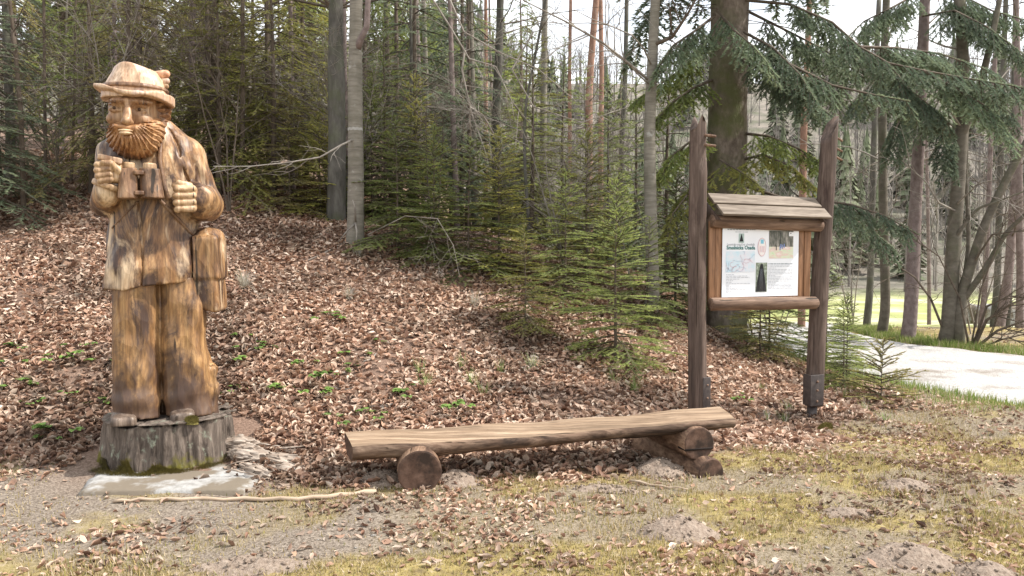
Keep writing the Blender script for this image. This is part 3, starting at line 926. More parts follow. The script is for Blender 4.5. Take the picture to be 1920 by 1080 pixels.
bench = thing('log_bench', 'low rustic bench of one split-log plank resting on short round logs', 'bench', (-0.594, 5.2, 0))
B0 = Vector((-0.594, 5.2, 0))
fl, fr = Vector((-1.04, 4.98, .307)), Vector((1.60, 5.50, .383))       # front top edge
bl, br_ = Vector((-1.18, 5.39, .310)), Vector((1.60, 5.90, .388))
NS = 60
V, Q, MI = [], [], []
prof = 12
for i in range(NS + 1):
    t = i / NS
    a, c2 = fl.lerp(fr, t), bl.lerp(br_, t)
    th = .105 - .028 * t + .006 * math.sin(t * 9)
    bow = -.022 * math.sin(t * math.pi) + .004 * math.sin(t * 23)
    wv = .010 * math.sin(t * 11) + .008 * math.sin(t * 27 + 1)
    d = (c2 - a); dn = Vector((d.x, d.y, 0)).normalized()
    W = d.length
    ring = [(-.0 + wv, 0), (W * .33, .004), (W * .66, .003), (W - wv, 0), (W + .02, -th * .35), (W - .03, -th * .8), (W * .7, -th * 1.12), (W * .4, -th * 1.16), (W * .16, -th * 1.05), (.02 + wv, -th * .86), (-.022 + wv, -th * .55), (-.020 + wv, -th * .18)]
    for k, (u, dz) in enumerate(ring):
        n_ = (float(noise2(np.array(t * 40 + k * 7.0), np.array(k * 3.3))) - .5) * (.012 if k >= 4 else .004)
        p = a + dn * u
        V.append((p.x - B0.x, p.y - B0.y, p.z + bow * (1 if k < 4 else 1.0) + dz + n_))
for i in range(NS):
    for k in range(prof):
        k2 = (k + 1) % prof
        Q.append((i * prof + k, i * prof + k2, (i + 1) * prof + k2, (i + 1) * prof + k)); MI.append(0 if k < 3 else 1)
T = []
for i in (0, NS):
    c0 = len(V); ps = V[i * prof:(i + 1) * prof]
    V.append(tuple(sum(q[j] for q in ps) / prof for j in range(3)))
    for k in range(prof):
        k2 = (k + 1) % prof
        T.append((c0, i * prof + k2, i * prof + k) if i == 0 else (c0, i * prof + k, i * prof + k2)); MI.append(2)
me = np_mesh('seat_plank', V, Q, T)
for m in (m_plank, m_wane, m_logend): me.materials.append(m)
me.polygons.foreach_set('material_index', np.array(MI, dtype=np.int32))
sm = np.zeros(len(MI), bool); sm[[i for i, k in enumerate(MI) if k == 1]] = True
me.polygons.foreach_set('use_smooth', sm)
link('seat_plank', me, bench)

def log(name, a, b, r, parent, off, slit=None, flat=None, sides=28):
    """round log between two end centres with its own end faces; optional saw slit / flattened bottom"""
    a, b = Vector(a), Vector(b)
    d = (b - a).normalized(); u = d.cross(Vector((0, 0, 1))).normalized(); w = u.cross(d)
    rings = [(0, .0), (0, .93), (.008, 1), (.12, 1.0), (.5, 1.0), (.85, 1.0), (1, 1), (1, .0)]
    V, Q, mi = [], [], []
    L = (b - a).length
    for (t, s) in rings:
        for k in range(sides):
            an = 2 * math.pi * k / sides
            rr = r * s * (1 + .05 * (float(noise2(np.array(math.cos(an) * 2 + 5 + t), np.array(math.sin(an) * 2 + t * 3))) - .5))
            x, z = math.cos(an) * rr, math.sin(an) * rr
            if slit is not None and s > .1:
                g = abs(z - slit * r)
                if g < .10 * r and t < .5:
                    x *= .82 if s > .9 else .9
            if flat is not None: z = max(z, flat * r)
            p = a + d * (L * t) + u * x + w * z
            V.append((p.x - off.x, p.y - off.y, p.z - off.z))
    for i in range(len(rings) - 1):
        for k in range(sides):
            k2 = (k + 1) % sides
            Q.append((i * sides + k, i * sides + k2, (i + 1) * sides + k2, (i + 1) * sides + k)); mi.append(0 if 1 < i < len(rings) - 2 else 1)
    me = np_mesh(name, V, Q)
    me.materials.append(m_logside); me.materials.append(m_logend)
    me.polygons.foreach_set('material_index', np.array(mi, dtype=np.int32))
    me.polygons.foreach_set('use_smooth', np.array([m == 0 for m in mi], bool))
    return link(name, me, parent)
log('support_log', (-.596, 4.93, .152), (-.70, 5.52, .150), .143, bench, B0, flat=-.85)
up = log('support_log', (1.315, 5.36, .228), (1.09, 6.02, .215), .118, bench, B0, flat=-.98)
slit = MB().box((0, 0, 0), (.113, .05, .007))
so = link('saw_slit', slit.mesh('saw_slit', surf('slit_dark', [(.012, .008, .006), (.02, .013, .01)], 10, bump=0)), up)
d_ = Vector((-.245, .70, 0)).normalized()
so.location = (1.315 - B0.x + d_.x * .046, 5.36 - B0.y + d_.y * .046, .192)
so.rotation_euler = (0, 0, math.atan2(-d_.x, d_.y))
log('footing_log', (1.385, 5.30, .03), (1.03, 6.0, .04), .112, bench, B0)
pk = MB().box((0, 0, 0), (.10, .05, .012)); po = link('packing_board', pk.mesh('packing_board', m_wane, bevel=.004), bench)
po.location = (-.585 - B0.x, 4.93 - B0.y, .012); po.rotation_euler = (.12, .05, .1)

# ------------------------------------------------------------------ information board
m_post = wood('post_wood', [(.042, .029, .023), (.078, .054, .043), (.12, .085, .068), (.175, .13, .107)], (.05, .03, .024), .5, .7, rough=.7, spec=.25)
m_rail = wood('rail_wood', [(.10, .058, .038), (.19, .115, .078), (.28, .185, .13), (.36, .26, .20)], (.09, .055, .04), .5, .7, rough=.7, spec=.25)
m_railh = wood('rail_wood_lying', [(.085, .05, .034), (.16, .10, .068), (.25, .165, .118), (.34, .25, .195)], (.075, .047, .035), .48, .68, rough=.7, spec=.25)
horiz_grain(m_railh, (.09, 1, 1))
m_side = wood('board_wood', [(.13, .06, .028), (.24, .12, .058), (.32, .17, .09), (.38, .22, .13)], (.13, .065, .035), .55, .75, rough=.6)
m_roof = wood('roof_wood', [(.10, .078, .060), (.17, .138, .108), (.225, .185, .148), (.28, .235, .19)], (.11, .083, .063), .50, .70, rough=.75, spec=.2)
m_steel = surf('bracket_steel', [(.03, .024, .022), (.055, .043, .04), (.09, .07, .06)], 20, rough=.55, bump=.2, spec=.4)
LP, RP = Vector((1.695, 7.02, 0)), Vector((2.93, 7.46, 0))
ub = (RP - LP).normalized(); nb = Vector((ub.y, -ub.x, 0))
board_len = (RP - LP).length
sign = thing('information_board', 'roofed wooden trail information board on two tall dark posts with a white poster', 'sign', LP, math.atan2(ub.y, ub.x))
# local frame: +x along the board, -y towards the viewer
zL, zR = gz(LP.x, LP.y), gz(RP.x, RP.y)
def post(x0, xt, z0, z1, r, tip, seed):
    V, Q = [], []
    S, N = 20, 40
    for i in range(N + 1):
        t = i / N; z = z0 + (z1 - z0) * t
        cx = x0 + (xt - x0) * t + .006 * math.sin(t * 7 + seed)
        for k in range(S):
            an = 2 * math.pi * k / S
            rr = r * (1.03 - .10 * t) * (1 + .06 * (float(noise2(np.array(math.cos(an) + seed), np.array(math.sin(an) + z * 1.4))) - .5))
            x, y = math.cos(an) * rr, math.sin(an) * rr
            # chamfered pointed head: slanted plane cuts
            top = (z1 - .26 * max(0, abs(x / r - .05) - .12) - .12 * max(0, abs(y) / r - .3)) if seed == 1 else (z1 - tip * max(0, -x / r + .35) * .85 - .10 * max(0, abs(y) / r - .4))
            zz = min(z, top)
            if seed == 1:
                w_ = min(max((z - 2.30) / .07, 0), 1)
                x = min(x, r * (1 - .42 * w_)); y = max(y, -r * (1 - .38 * w_))
            V.append((cx + x, y, zz))
    for i in range(N):
        for k in range(S):
            k2 = (k + 1) % S
            Q.append((i * S + k, i * S + k2, (i + 1) * S + k2, (i + 1) * S + k))
    T = []
    for i in (0, N):
        c0 = len(V); ps = V[i * S:(i + 1) * S]
        V.append(tuple(sum(q[j] for q in ps) / S for j in range(3)))
        for k in range(S):
            T.append((c0, i * S + (k + 1) % S, i * S + k) if i == 0 else (c0, i * S + k, i * S + (k + 1) % S))
    return np_mesh('post', V, Q, T, m_post, None, True)
pl = link('post', post(0, -.025, -.1, 2.87, .083, .20, 1), sign)
prr = link('post', post(board_len + .005, board_len + .135, .07, 2.87, .083, .22, 2), sign)
# left post: a scarf notch where the slimmer head begins
nt_ = MB(); nt_.box((0, 0, 0), (.06, .05, .006), Matrix.Rotation(.5, 3, 'Y'))
# pegs in the heads
for z in (2.60, 2.515):
    p_ = MB().tube([(.0, -.03, z + .012), (.085, -.115, z - .008)], [.012, .012], 8)
    link('peg', p_.mesh('peg', m_rail, True), pl)
for z in (2.66, 2.56, 2.475):
    xx = board_len + .115
    p_ = MB().tube([(xx + .04, -.02, z + .02), (xx + .145, -.03, z - .03)], [.011, .011], 8)
    link('peg', p_.mesh('peg', m_rail, True), prr)
# scarf shoulder on the left post
# steel feet and brackets
ft = MB().tube([(board_len - .03, .0, -.25), (board_len - .005, .0, .12)], [.047, .047], 16)
link('steel_foot', ft.mesh('steel_foot', m_steel, True), prr)
bk = MB().box((board_len - .03, -.088, .235), (.075, .006, .15)); bk.box((board_len - .106, -.04, .235), (.006, .055, .15))
bko = link('bracket', bk.mesh('bracket', m_steel, bevel=.003), prr)
for z in (.32, .235, .13):
    link('bolt', MB().tube([(board_len - .035, -.092, z), (board_len - .035, -.104, z)], [.012, .010], 6).mesh('bolt', m_rail), bko)
bk = MB().box((.045, -.083, .27), (.04, .006, .16))
bko = link('bracket', bk.mesh('bracket', m_steel, bevel=.003), pl)
for z in (.36, .24, .15):
    link('bolt', MB().tube([(.05, -.087, z), (.05, -.098, z)], [.010, .008], 6).mesh('bolt', m_rail), bko)
# rails
def rail(x0, x1, z0, z1, y, r, name='rail'):
    pts = [(x0, y, z0), (x0 + .012, y, z0)] + [(x0 + (x1 - x0) * t, y + .004 * math.sin(t * 9), z0 + (z1 - z0) * t) for t in (.1, .3, .5, .7, .9)] + [(x1 - .012, y, z1), (x1, y, z1)]
    rad = [r * .86, r, r, r * 1.02, r, r * .99, r, r, r * .86]
    return link(name, MB().tube(pts, rad, 18).mesh(name, m_railh, True), sign)
rail(.105, board_len + .02, 1.845, 1.815, -.03, .062)
rail(.095, board_len - .03, 1.09, 1.075, -.045, .060)
# backing boards: two to each side of the poster, three behind it
xs = [.098, .168, .240, .50, .76, 1.075, 1.162, 1.242]
for i in range(len(xs) - 1):
    w_ = (xs[i + 1] - xs[i] - .005) / 2
    b_ = MB().box(((xs[i] + xs[i + 1]) / 2, .004 * (i % 2), 1.455), (w_, .012, .39))
    link('board', b_.mesh('board', m_side, bevel=.003), sign)
# roof: two overlapping boards sloping to the front, gable piece
sl_ = math.atan2(.16, .22)
for i, (y0, z0) in enumerate(((.045, 2.040), (-.0687, 1.934))):
    b_ = MB().box((0, 0, 0), (.60, .071, .011))
    o = link('roof_board', b_.mesh('roof_board', m_roof, bevel=.003), sign)
    horiz_grain(m_roof, (.08, 1, 1))
    o.location = (.71 + .02 * i, y0 - .055, z0 - .015 * i * 0); o.rotation_euler = (math.radians(40), math.radians(.8), 0)
gb = MB(); gb.v += [(.112, .10, 2.04), (.112, -.15, 1.85), (.112, .10, 1.87), (.130, .10, 2.04), (.130, -.15, 1.85), (.130, .10, 1.87)]
gb.t += [(0, 1, 2), (3, 5, 4)]; gb.q += [(0, 3, 4, 1), (1, 4, 5, 2), (2, 5, 3, 0)]
link('gable_board', gb.mesh('gable_board', m_post), sign)
gb2 = MB(); gb2.v += [(1.29, .10, 2.02), (1.29, -.15, 1.84), (1.29, .10, 1.85), (1.305, .10, 2.02), (1.305, -.15, 1.84), (1.305, .10, 1.85)]
gb2.t += [(0, 1, 2), (3, 5, 4)]; gb2.q += [(0, 3, 4, 1), (1, 4, 5, 2), (2, 5, 3, 0)]
link('gable_board', gb2.mesh('gable_board', m_post), sign)

# poster -----------------------------------------------------------
m_paper = surf('poster_paper', [(.74, .76, .82), (.80, .82, .86), (.84, .85, .88)], 3, rough=.35, bump=0, spec=.4)
def flat(name, c): return surf(name, [c, c], 5, rough=.5, bump=0)
PX0, PX1, PZ0, PZ1 = .236, 1.082, 1.148, 1.792
PW, PH = PX1 - PX0, PZ1 - PZ0
YP = -.020
pm = MB()
n = 16
for i in range(n + 1):
    for j in range(2):
        for yy in (0, .004):
            u = i / n
            pm.v.append((PX0 + PW * u, YP - .010 * max(0, u - .9) * 6 + yy, PZ0 + PH * j))
for i in range(n):
    a = i * 4
    pm.q += [(a, a + 4, a + 6, a + 2), (a + 1, a + 3, a + 7, a + 5)]
poster = link('poster', pm.mesh('poster', m_paper), sign)
poster['label'] = 'white printed trail poster with map and pictures'
def rect(name, u0, u1, v0, v1, material, lift=.002):
    m = MB(); m.v += [(PX0 + PW * u, YP - lift, PZ1 - PH * v) for (u, v) in ((u0, v1), (u1, v1), (u1, v0), (u0, v0))]; m.q.append((0, 1, 2, 3))
    return link(name, m.mesh(name, material), poster)
def text(s, u, v, size, material, bold=0.0):
    cu = bpy.data.curves.new('lettering', 'FONT'); cu.body = s; cu.size = size; cu.align_x = 'CENTER'; cu.offset = bold
    cu.resolution_u = 2
    tmp = bpy.data.objects.new('tmp_text', cu); COL.objects.link(tmp)
    dg = bpy.context.evaluated_depsgraph_get()
    me = bpy.data.meshes.new_from_object(tmp.evaluated_get(dg))
    bpy.data.objects.remove(tmp)
    me.materials.clear()
    o = link('lettering', me, poster, material)
    w_ = max((p.co.x for p in me.vertices), default=1) - min((p.co.x for p in me.vertices), default=0)
    o.rotation_euler = (R(90), 0, 0); o.location = (PX0 + PW * u, YP - .003, PZ1 - PH * v)
    return o, w_
m_teal = flat('ink_teal', (.02, .16, .15)); m_grey = flat('ink_grey', (.24, .27, .30)); m_black = flat('ink_black', (.02, .02, .022))
m_lt = flat('ink_light', (.42, .44, .48))
o, w_ = text('Lesn\u00edcky n\u00e1u\u010dn\u00fd chodn\u00edk', .235, .262, .034, m_grey)
o.scale = (PW * .36 / w_,) * 3 if w_ > 0 else (1, 1, 1)
o, w_ = text('Smolnicka Osada', .235, .318, .05, m_teal, .0012)
o.scale = (PW * .37 / w_, PW * .40 / w_, 1)
random.seed(3)
def line(u0, u1, v, h, material):
    """one line of fine print as word-long strokes"""
    m = MB(); u = u0
    while u < u1:
        w_ = random.uniform(.012, .05); e = min(u + w_, u1)
        b0 = len(m.v)
        m.v += [(PX0 + PW * a, YP - .0022, PZ1 - PH * bb) for (a, bb) in ((u, v + h), (e, v + h), (e, v), (u, v))]; m.q.append((b0, b0 + 1, b0 + 2, b0 + 3))
        u = e + .008
    return link('print_line', m.mesh('print_line', material), poster)
line(.06, .42, .028, .013, m_grey); line(.16, .33, .065, .009, m_lt)
for k in range(13):
    v = .675 + k * .0215
    line(.05, [.15, .33, .35, .22, .14, .12, .36, .09, .12, .20, .30, .12, .08][k], v, .007, m_lt)
for k in range(18):
    line(.60, .93 if k % 5 != 3 else .70, .522 + k * .0215, .007 if k else .011, m_lt if k else m_grey)
m_pic = surf('print_forest', [(.03, .035, .03), (.12, .12, .10), (.30, .28, .25), (.55, .52, .48)], 26, (1, 1, .3), rough=.4, bump=0)
m_pic2 = surf('print_path', [(.35, .55, .22), (.66, .72, .55), (.70, .52, .46), (.82, .76, .74)], 14, (1, 1, 2.2), rough=.4, bump=0)
rect('picture', .605, .945, .045, .28, m_pic); rect('picture', .605, .945, .28, .45, m_pic2)
m_pp = flat('print_people', (.20, .26, .48))
for (u, v) in ((.755, .24), (.775, .25), (.80, .235), (.745, .27)):
    rect('printed_walker', u, u + .014, v, v + .06, m_pp, .0035)
rect('printed_walker', .695, .706, .26, .33, m_black, .0035)
rect('picture_label', .87, .95, .065, .125, flat('ink_white', (.8, .8, .82)), .0035)
rect('picture_label', .885, .90, .078, .09, m_black, .0045)
# map
m_map = surf('print_map', [(.42, .62, .74), (.58, .72, .80), (.70, .72, .78), (.74, .62, .68)], 9, rough=.4, bump=0)
rect('map', .045, .42, .345, .645, m_map)
m_rd = flat('ink_red', (.62, .30, .36)); m_bl = flat('ink_blue', (.35, .48, .66))
for k in range(16):
    u, v = random.uniform(.06, .36), random.uniform(.37, .6); an = random.uniform(0, 6.28); pts = []
    for s in range(9):
        pts.append((PX0 + PW * min(max(u, .05), .415), YP - .0035, PZ1 - PH * min(max(v, .35), .64)))
        an += random.uniform(-.7, .7); u += .016 * math.cos(an); v += .02 * math.sin(an)
    link('map_line', MB().tube(pts, .0011, 3).mesh('map_line', m_rd if k % 3 else m_bl), poster)
# emblem, oval badge, tower picture
rect('emblem', .205, .275, .09, .225, flat('ink_pale_green', (.40, .50, .48)))
tm = MB(); tm.v += [(PX0 + PW * u, YP - .004, PZ1 - PH * v) for (u, v) in ((.215, .205), (.265, .205), (.243, .10), (.237, .10))]; tm.q.append((0, 1, 2, 3)); link('emblem_tree', tm.mesh('emblem_tree', m_black), poster)
ov = [(PX0 + PW * (.51 + .052 * math.cos(a)), YP - .003, PZ1 - PH * (.285 + .13 * math.sin(a))) for a in np.linspace(0, 2 * math.pi, 29)]
link('badge_ring', MB().tube(ov, .0022, 4, False).mesh('badge_ring', m_rd), poster)
ovm = MB(); ovm.v += ov[:-1] + [(PX0 + PW * .51, YP - .003, PZ1 - PH * .285)]
ovm.t += [(28, (i + 1) % 28, i) for i in range(28)]
link('badge', ovm.mesh('badge', surf('print_badge', [(.80, .72, .70), (.84, .80, .78), (.55, .72, .80)], 20, rough=.4, bump=0)), poster)
rect('badge_panel', .492, .53, .175, .235, flat('ink_cyan', (.22, .52, .66)), .0045)
for u in (.485, .51, .535): rect('badge_mark', u - .004, u + .004, .27, .36, m_rd, .0045)
rect('picture', .435, .585, .51, .935, surf('print_leaves', [(.08, .11, .07), (.25, .29, .22), (.62, .66, .60)], 40, rough=.4, bump=0))
tm = MB(); tm.v += [(PX0 + PW * u, YP - .004, PZ1 - PH * v) for (u, v) in ((.437, .93), (.575, .93), (.57, .85), (.525, .53), (.495, .53), (.45, .80))]; tm.q.append((0, 1, 2, 5)); tm.q.append((5, 2, 3, 4)); link('printed_tower', tm.mesh('printed_tower', m_black), poster)
for u in (.48, .495, .51, .525): 
    tm = MB().tube([(PX0 + PW * (.508 + (u - .504) * .5), YP - .0045, PZ1 - PH * .6), (PX0 + PW * u, YP - .0045, PZ1 - PH * .92)], .0008, 3); link('tower_seam', tm.mesh('tower_seam', m_lt), poster)
# ------------------------------------------------------------------ trees
m_beech = surf('bark_beech', [(.12, .105, .085), (.20, .18, .148), (.27, .245, .205)], 5, (1, 1, 7), rough=.8, bump=.3, bdist=.006, patch=((.13, .12, .09), 2.2, .5, .7), patch2=((.34, .33, .30), 7, .62, .72))
m_road_bark = surf('bark_roadside', [(.075, .064, .05), (.13, .113, .09), (.19, .168, .138)], 6, (1, 1, 1.6), rough=.85, bump=.5, bdist=.01, patch=((.10, .10, .06), 2.2, .5, .7))
m_dark = surf('bark_dark', [(.045, .042, .036), (.10, .092, .08), (.17, .16, .14)], 9, (1, 1, .3), rough=.9, bump=.7, bdist=.02, patch=((.09, .10, .055), 2, .5, .7))
m_spruce = surf('bark_spruce', [(.075, .058, .046), (.16, .128, .105), (.26, .215, .18)], 14, (1, 1, .55), rough=.9, bump=.9, bdist=.03, patch=((.11, .115, .055), 1.6, .46, .62))
m_pine = surf('bark_pine', [(.15, .085, .06), (.28, .165, .12), (.38, .25, .19)], 8, (1, 1, .4), rough=.9, bump=.6, bdist=.02)
m_purp = surf('bark_scaly', [(.12, .09, .082), (.20, .155, .145), (.28, .23, .215)], 12, (1, 1, .8), rough=.9, bump=.6, bdist=.02)
m_twig = surf('twig_grey', [(.12, .10, .085), (.24, .21, .18), (.36, .33, .29)], 6, rough=.85, bump=0)
m_twigd = surf('twig_brown', [(.05, .038, .03), (.11, .085, .065), (.17, .135, .105)], 6, rough=.9, bump=0)
m_fir_blue = leafy('needles_blue_green', (.15, .225, .165), .5)
m_fir_mid = leafy('needles_green', (.225, .32, .12), .5)
m_fir_yel = leafy('needles_yellow_green', (.30, .355, .12), .5)
m_fir_olive = leafy('needles_olive', (.275, .30, .13), .5)

def needles(segs, spacing, nl, nw, rs, allround=0.5, jit=.35):
    """thin needle triangles along twig segments; segs: (N,8) = a, b, tip-ness, planar-up unused"""
    S = np.array(segs)
    a, bb = S[:, :3], S[:, 3:6]
    d = bb - a
    L = np.linalg.norm(d, axis=1); L = np.maximum(L, 1e-5)
    d = d / L[:, None]
    n = np.maximum((L / (spacing * .42)).astype(int), 1)
    idx = np.repeat(np.arange(len(S)), n)
    t = rs.random(len(idx))
    p = a[idx] + (bb - a)[idx] * t[:, None]
    dd = d[idx]
    up = np.array([0, 0, 1.0])
    side = np.cross(dd, up); side /= np.maximum(np.linalg.norm(side, axis=1), 1e-4)[:, None]
    vert = np.cross(side, dd)
    ang = (rs.random(len(idx)) - .5) * math.pi * allround + np.where(rs.random(len(idx)) < .5, 0, math.pi)
    out = side * np.cos(ang)[:, None] + vert * np.abs(np.sin(ang))[:, None]
    nd = dd * .75 + out * .85
    nd += (rs.random(nd.shape) - .5) * jit
    nd /= np.linalg.norm(nd, axis=1)[:, None]
    ln = nl * (.7 + .6 * rs.random(len(idx)))
    v0 = p - dd * (nw * .5); v1 = p + dd * (nw * .5); v2 = p + nd * ln[:, None]
    V = np.stack([v0, v1, v2], 1).reshape(-1, 3)
    T = np.arange(len(V)).reshape(-1, 3)
    tip = S[idx, 6]
    c = .72 + .5 * tip + .3 * (rs.random(len(idx)) - .5)
    col = np.stack([c * (1 + .25 * tip), c, c * (1 - .1 * tip)], -1)
    col = np.repeat(col, 3, axis=0)
    return V, T, col

def branch_spray(segs, wood, p0, dirv, L, rnd, twig_sp, droop, tipfac=0.0, r0=.012, hang=0.0, needle_from=.12, dens=1.0):
    """a conifer branch: curved axis, alternate side twigs in its plane, short sub-twigs"""
    n = max(4, int(L / .14))
    pts = [p0.copy()]
    d = dirv.normalized()
    step = L / n
    for i in range(n):
        d = (d + Vector((rnd.uniform(-.07, .07), rnd.uniform(-.07, .07), -droop * .16 + (.10 if i > n * .6 else 0) * (1 if droop < .6 else 0)))).normalized()
        pts.append(pts[-1] + d * step)
    wood.append((pts, [r0 * (1 - .85 * i / n) + .0015 for i in range(n + 1)]))
    for i in range(n):
        if (i + 1) / n > needle_from:
            segs.append((*pts[i], *pts[i + 1], .3 + .7 * (i / n) ** 2))
    s = L * max(needle_from, .10)
    sd = 1
    while s < L:
        f = s / L; i = min(int(f * n), n - 1)
        p = pts[i].lerp(pts[i + 1], f * n - i)
        ax = (pts[i + 1] - pts[i]).normalized()
        side = ax.cross(Vector((0, 0, 1)))
        if side.length < .05: side = Vector((1, 0, 0))
        side.normalize()
        sd = -sd
        if rnd.random() < dens:
            lt = (.50 * (L - s) + .05) * rnd.uniform(.65, 1.1)
            lt = min(lt, .42 * L + .05)
            td = (ax * .72 + side * sd * .75 + Vector((0, 0, rnd.uniform(-.12, .08) - hang))).normalized()
            q0 = p; m = max(2, int(lt / .12)); prev = q0
            tw = [q0]
            for k in range(m):
                td = (td + Vector((rnd.uniform(-.06, .06), rnd.uniform(-.06, .06), rnd.uniform(-.07, .03) - hang * .35))).normalized()
                nxt = prev + td * (lt / m)
                segs.append((*prev, *nxt, .25 + .75 * ((k + 1) / m)))
                if lt > .16:
                    for s2 in (-1, 1):
                        l2 = (lt * (1 - (k + .5) / m) * .45 + .035) * rnd.uniform(.6, 1.1)
                        sdv = td.cross(Vector((0, 0, 1)))
                        if sdv.length < .05: sdv = Vector((1, 0, 0))
                        sdv.normalize()
                        e = nxt + (td * .75 + sdv * s2 * .7 + Vector((0, 0, rnd.uniform(-.12, .06) - hang * .8))).normalized() * l2
                        segs.append((*nxt, *e, rnd.uniform(.5, 1)))
                prev = nxt; tw.append(nxt)
            wood.append(([tw[0], tw[-1]], [.004, .0015]))
        s += twig_sp * rnd.uniform(.7, 1.3)

def conifer_proto(name, h, cb, rad, nb, seed, el_top=50, el_bot=-8, twig_sp=.07, nl=.02, nw=.007, sp=.008, droop=.5, dead=0, trunk_r=None, dens=1.0, hang=0.0, shape=.85, bare=.12):
    rnd = random.Random(seed)
    rs = np.random.default_rng(seed)
    segs, wood_ = [], []
    tr = trunk_r or .008 + h * .009
    bend = [Vector((rnd.uniform(-.02, .02) * h * .5, rnd.uniform(-.02, .02) * h * .5, 0)) for _ in range(3)]
    def axis_pt(z):
        t = z / h
        return Vector((bend[0].x * math.sin(t * 3) + bend[1].x * t, bend[0].y * math.sin(t * 3.3) + bend[1].y * t, z))
    N = 14
    trunk = MB().tube([axis_pt(h * i / N - (.15 if i == 0 else 0)) for i in range(N + 1)], [tr * (1 - .93 * i / N) * (1.25 if i == 0 else 1) for i in range(N + 1)], 8)
    for i in range(nb):
        t = (i + rnd.random()) / nb
        t = t ** 1.05
        z = cb + (h - cb) * t
        L = rad * ((1 - t) ** shape) * rnd.uniform(.65, 1.15) + .05 + .03 * h * .2
        az = i * 2.39996 + rnd.uniform(-.4, .4)
        el = R(el_bot + (el_top - el_bot) * t ** 1.5 + rnd.uniform(-8, 8))
        d = Vector((math.cos(az) * math.cos(el), math.sin(az) * math.cos(el), math.sin(el)))
        branch_spray(segs, wood_, axis_pt(z), d, L, rnd, twig_sp, droop, r0=.004 + .006 * L, hang=hang, needle_from=bare, dens=dens)
    # leader
    segs.append((*axis_pt(h * .93), *axis_pt(h * 1.01), 1.0))
    for i in range(dead):
        z = rnd.uniform(.08 * h, cb + .35 * (h - cb))
        az = rnd.uniform(0, 6.28); d = Vector((math.cos(az), math.sin(az), rnd.uniform(-.25, .25)))
        L = rad * rnd.uniform(.4, .95)
        p = axis_pt(z); pts = [p]
        for k in range(4):
            d = (d.normalized() + Vector((rnd.uniform(-.15, .15), rnd.uniform(-.15, .15), rnd.uniform(-.2, .08))))
            pts.append(pts[-1] + d.normalized() * L / 4)
        wood_.append((pts, [.007, .006, .004, .003, .0015]))
        for k in (1, 2, 3):
            for s in (-1, 1):
                e = pts[k] + (d.normalized() * .6 + Vector((-d.y, d.x, 0)) * s * .7 + Vector((0, 0, rnd.uniform(-.3, .2)))) * L * .25
                wood_.append(([pts[k], e], [.0035, .001]))
    wmb = MB()
    for pts, rad_ in wood_: wmb.tube(pts, rad_, 3, False)
    V, T, colr = needles(segs, sp, nl, nw, rs)
    return dict(trunk=trunk.mesh(name + '_trunk', None, True), branches=wmb.mesh(name + '_branches'), crown=np_mesh(name + '_crown', V, None, T, None, colr))

def slot(o, m):
    if len(o.data.materials) == 0: o.data.materials.append(None)
    o.material_slots[0].link = 'OBJECT'
    o.material_slots[0].material = m

def conifer(proto, x, y, s, rz, mat_n, name, label, group=None, bark=None, sink=.05, sxy=None, cat='tree'):
    r = thing(name, label, cat, (x, y, gz(x, y) - sink), rz, group)
    r.scale = (sxy or s, sxy or s, s)
    for k in ('trunk', 'branches', 'crown'):
        o = link(k, proto[k], r)
        if k == 'branches': o['kind'] = 'stuff'
        slot(o, {'trunk': bark or m_twigd, 'branches': m_twigd, 'crown': mat_n}[k])
    return r

P_sap = conifer_proto('fir_sapling', 1.95, .12, .78, 66, 21, 55, -4, .060, .024, .0085, .0066, .35, 0, .02)
P_sap2 = conifer_proto('fir_sapling_b', 1.7, .08, .80, 48, 22, 45, -6, .062, .025, .0085, .0068, .45, 6, .018)
P_tiny = conifer_proto('spruce_seedling', .66, .06, .50, 34, 23, 45, 8, .075, .019, .010, .004, .1, 0, .008, dens=.8)
P_young = conifer_proto('young_fir', 3.6, .35, 1.15, 60, 24, 45, -10, .095, .032, .013, .0105, .55, 22, dens=.85)
P_young2 = conifer_proto('young_fir_b', 4.4, .7, 1.35, 54, 25, 40, -14, .105, .034, .0135, .0115, .6, 34, dens=.75, bare=.2)
P_thin = conifer_proto('thin_fir', 6.2, 1.2, 1.7, 50, 26, 35, -14, .13, .038, .0155, .013, .65, 60, dens=.66, bare=.34)
P_thin2 = conifer_proto('thin_fir_b', 7.4, .9, 1.9, 56, 27, 35, -16, .135, .040, .016, .0135, .7, 60, dens=.66, bare=.32)
P_tall = conifer_proto('tall_spruce', 13.5, 2.6, 2.4, 100, 28, 30, -20, .14, .06, .03, .018, .8, 40, dens=.85, bare=.18, trunk_r=.16, hang=.25)

CN = {'needles_blue_green': 'blue-green', 'needles_green': 'mid-green', 'needles_yellow_green': 'yellow-green', 'needles_olive': 'olive'}
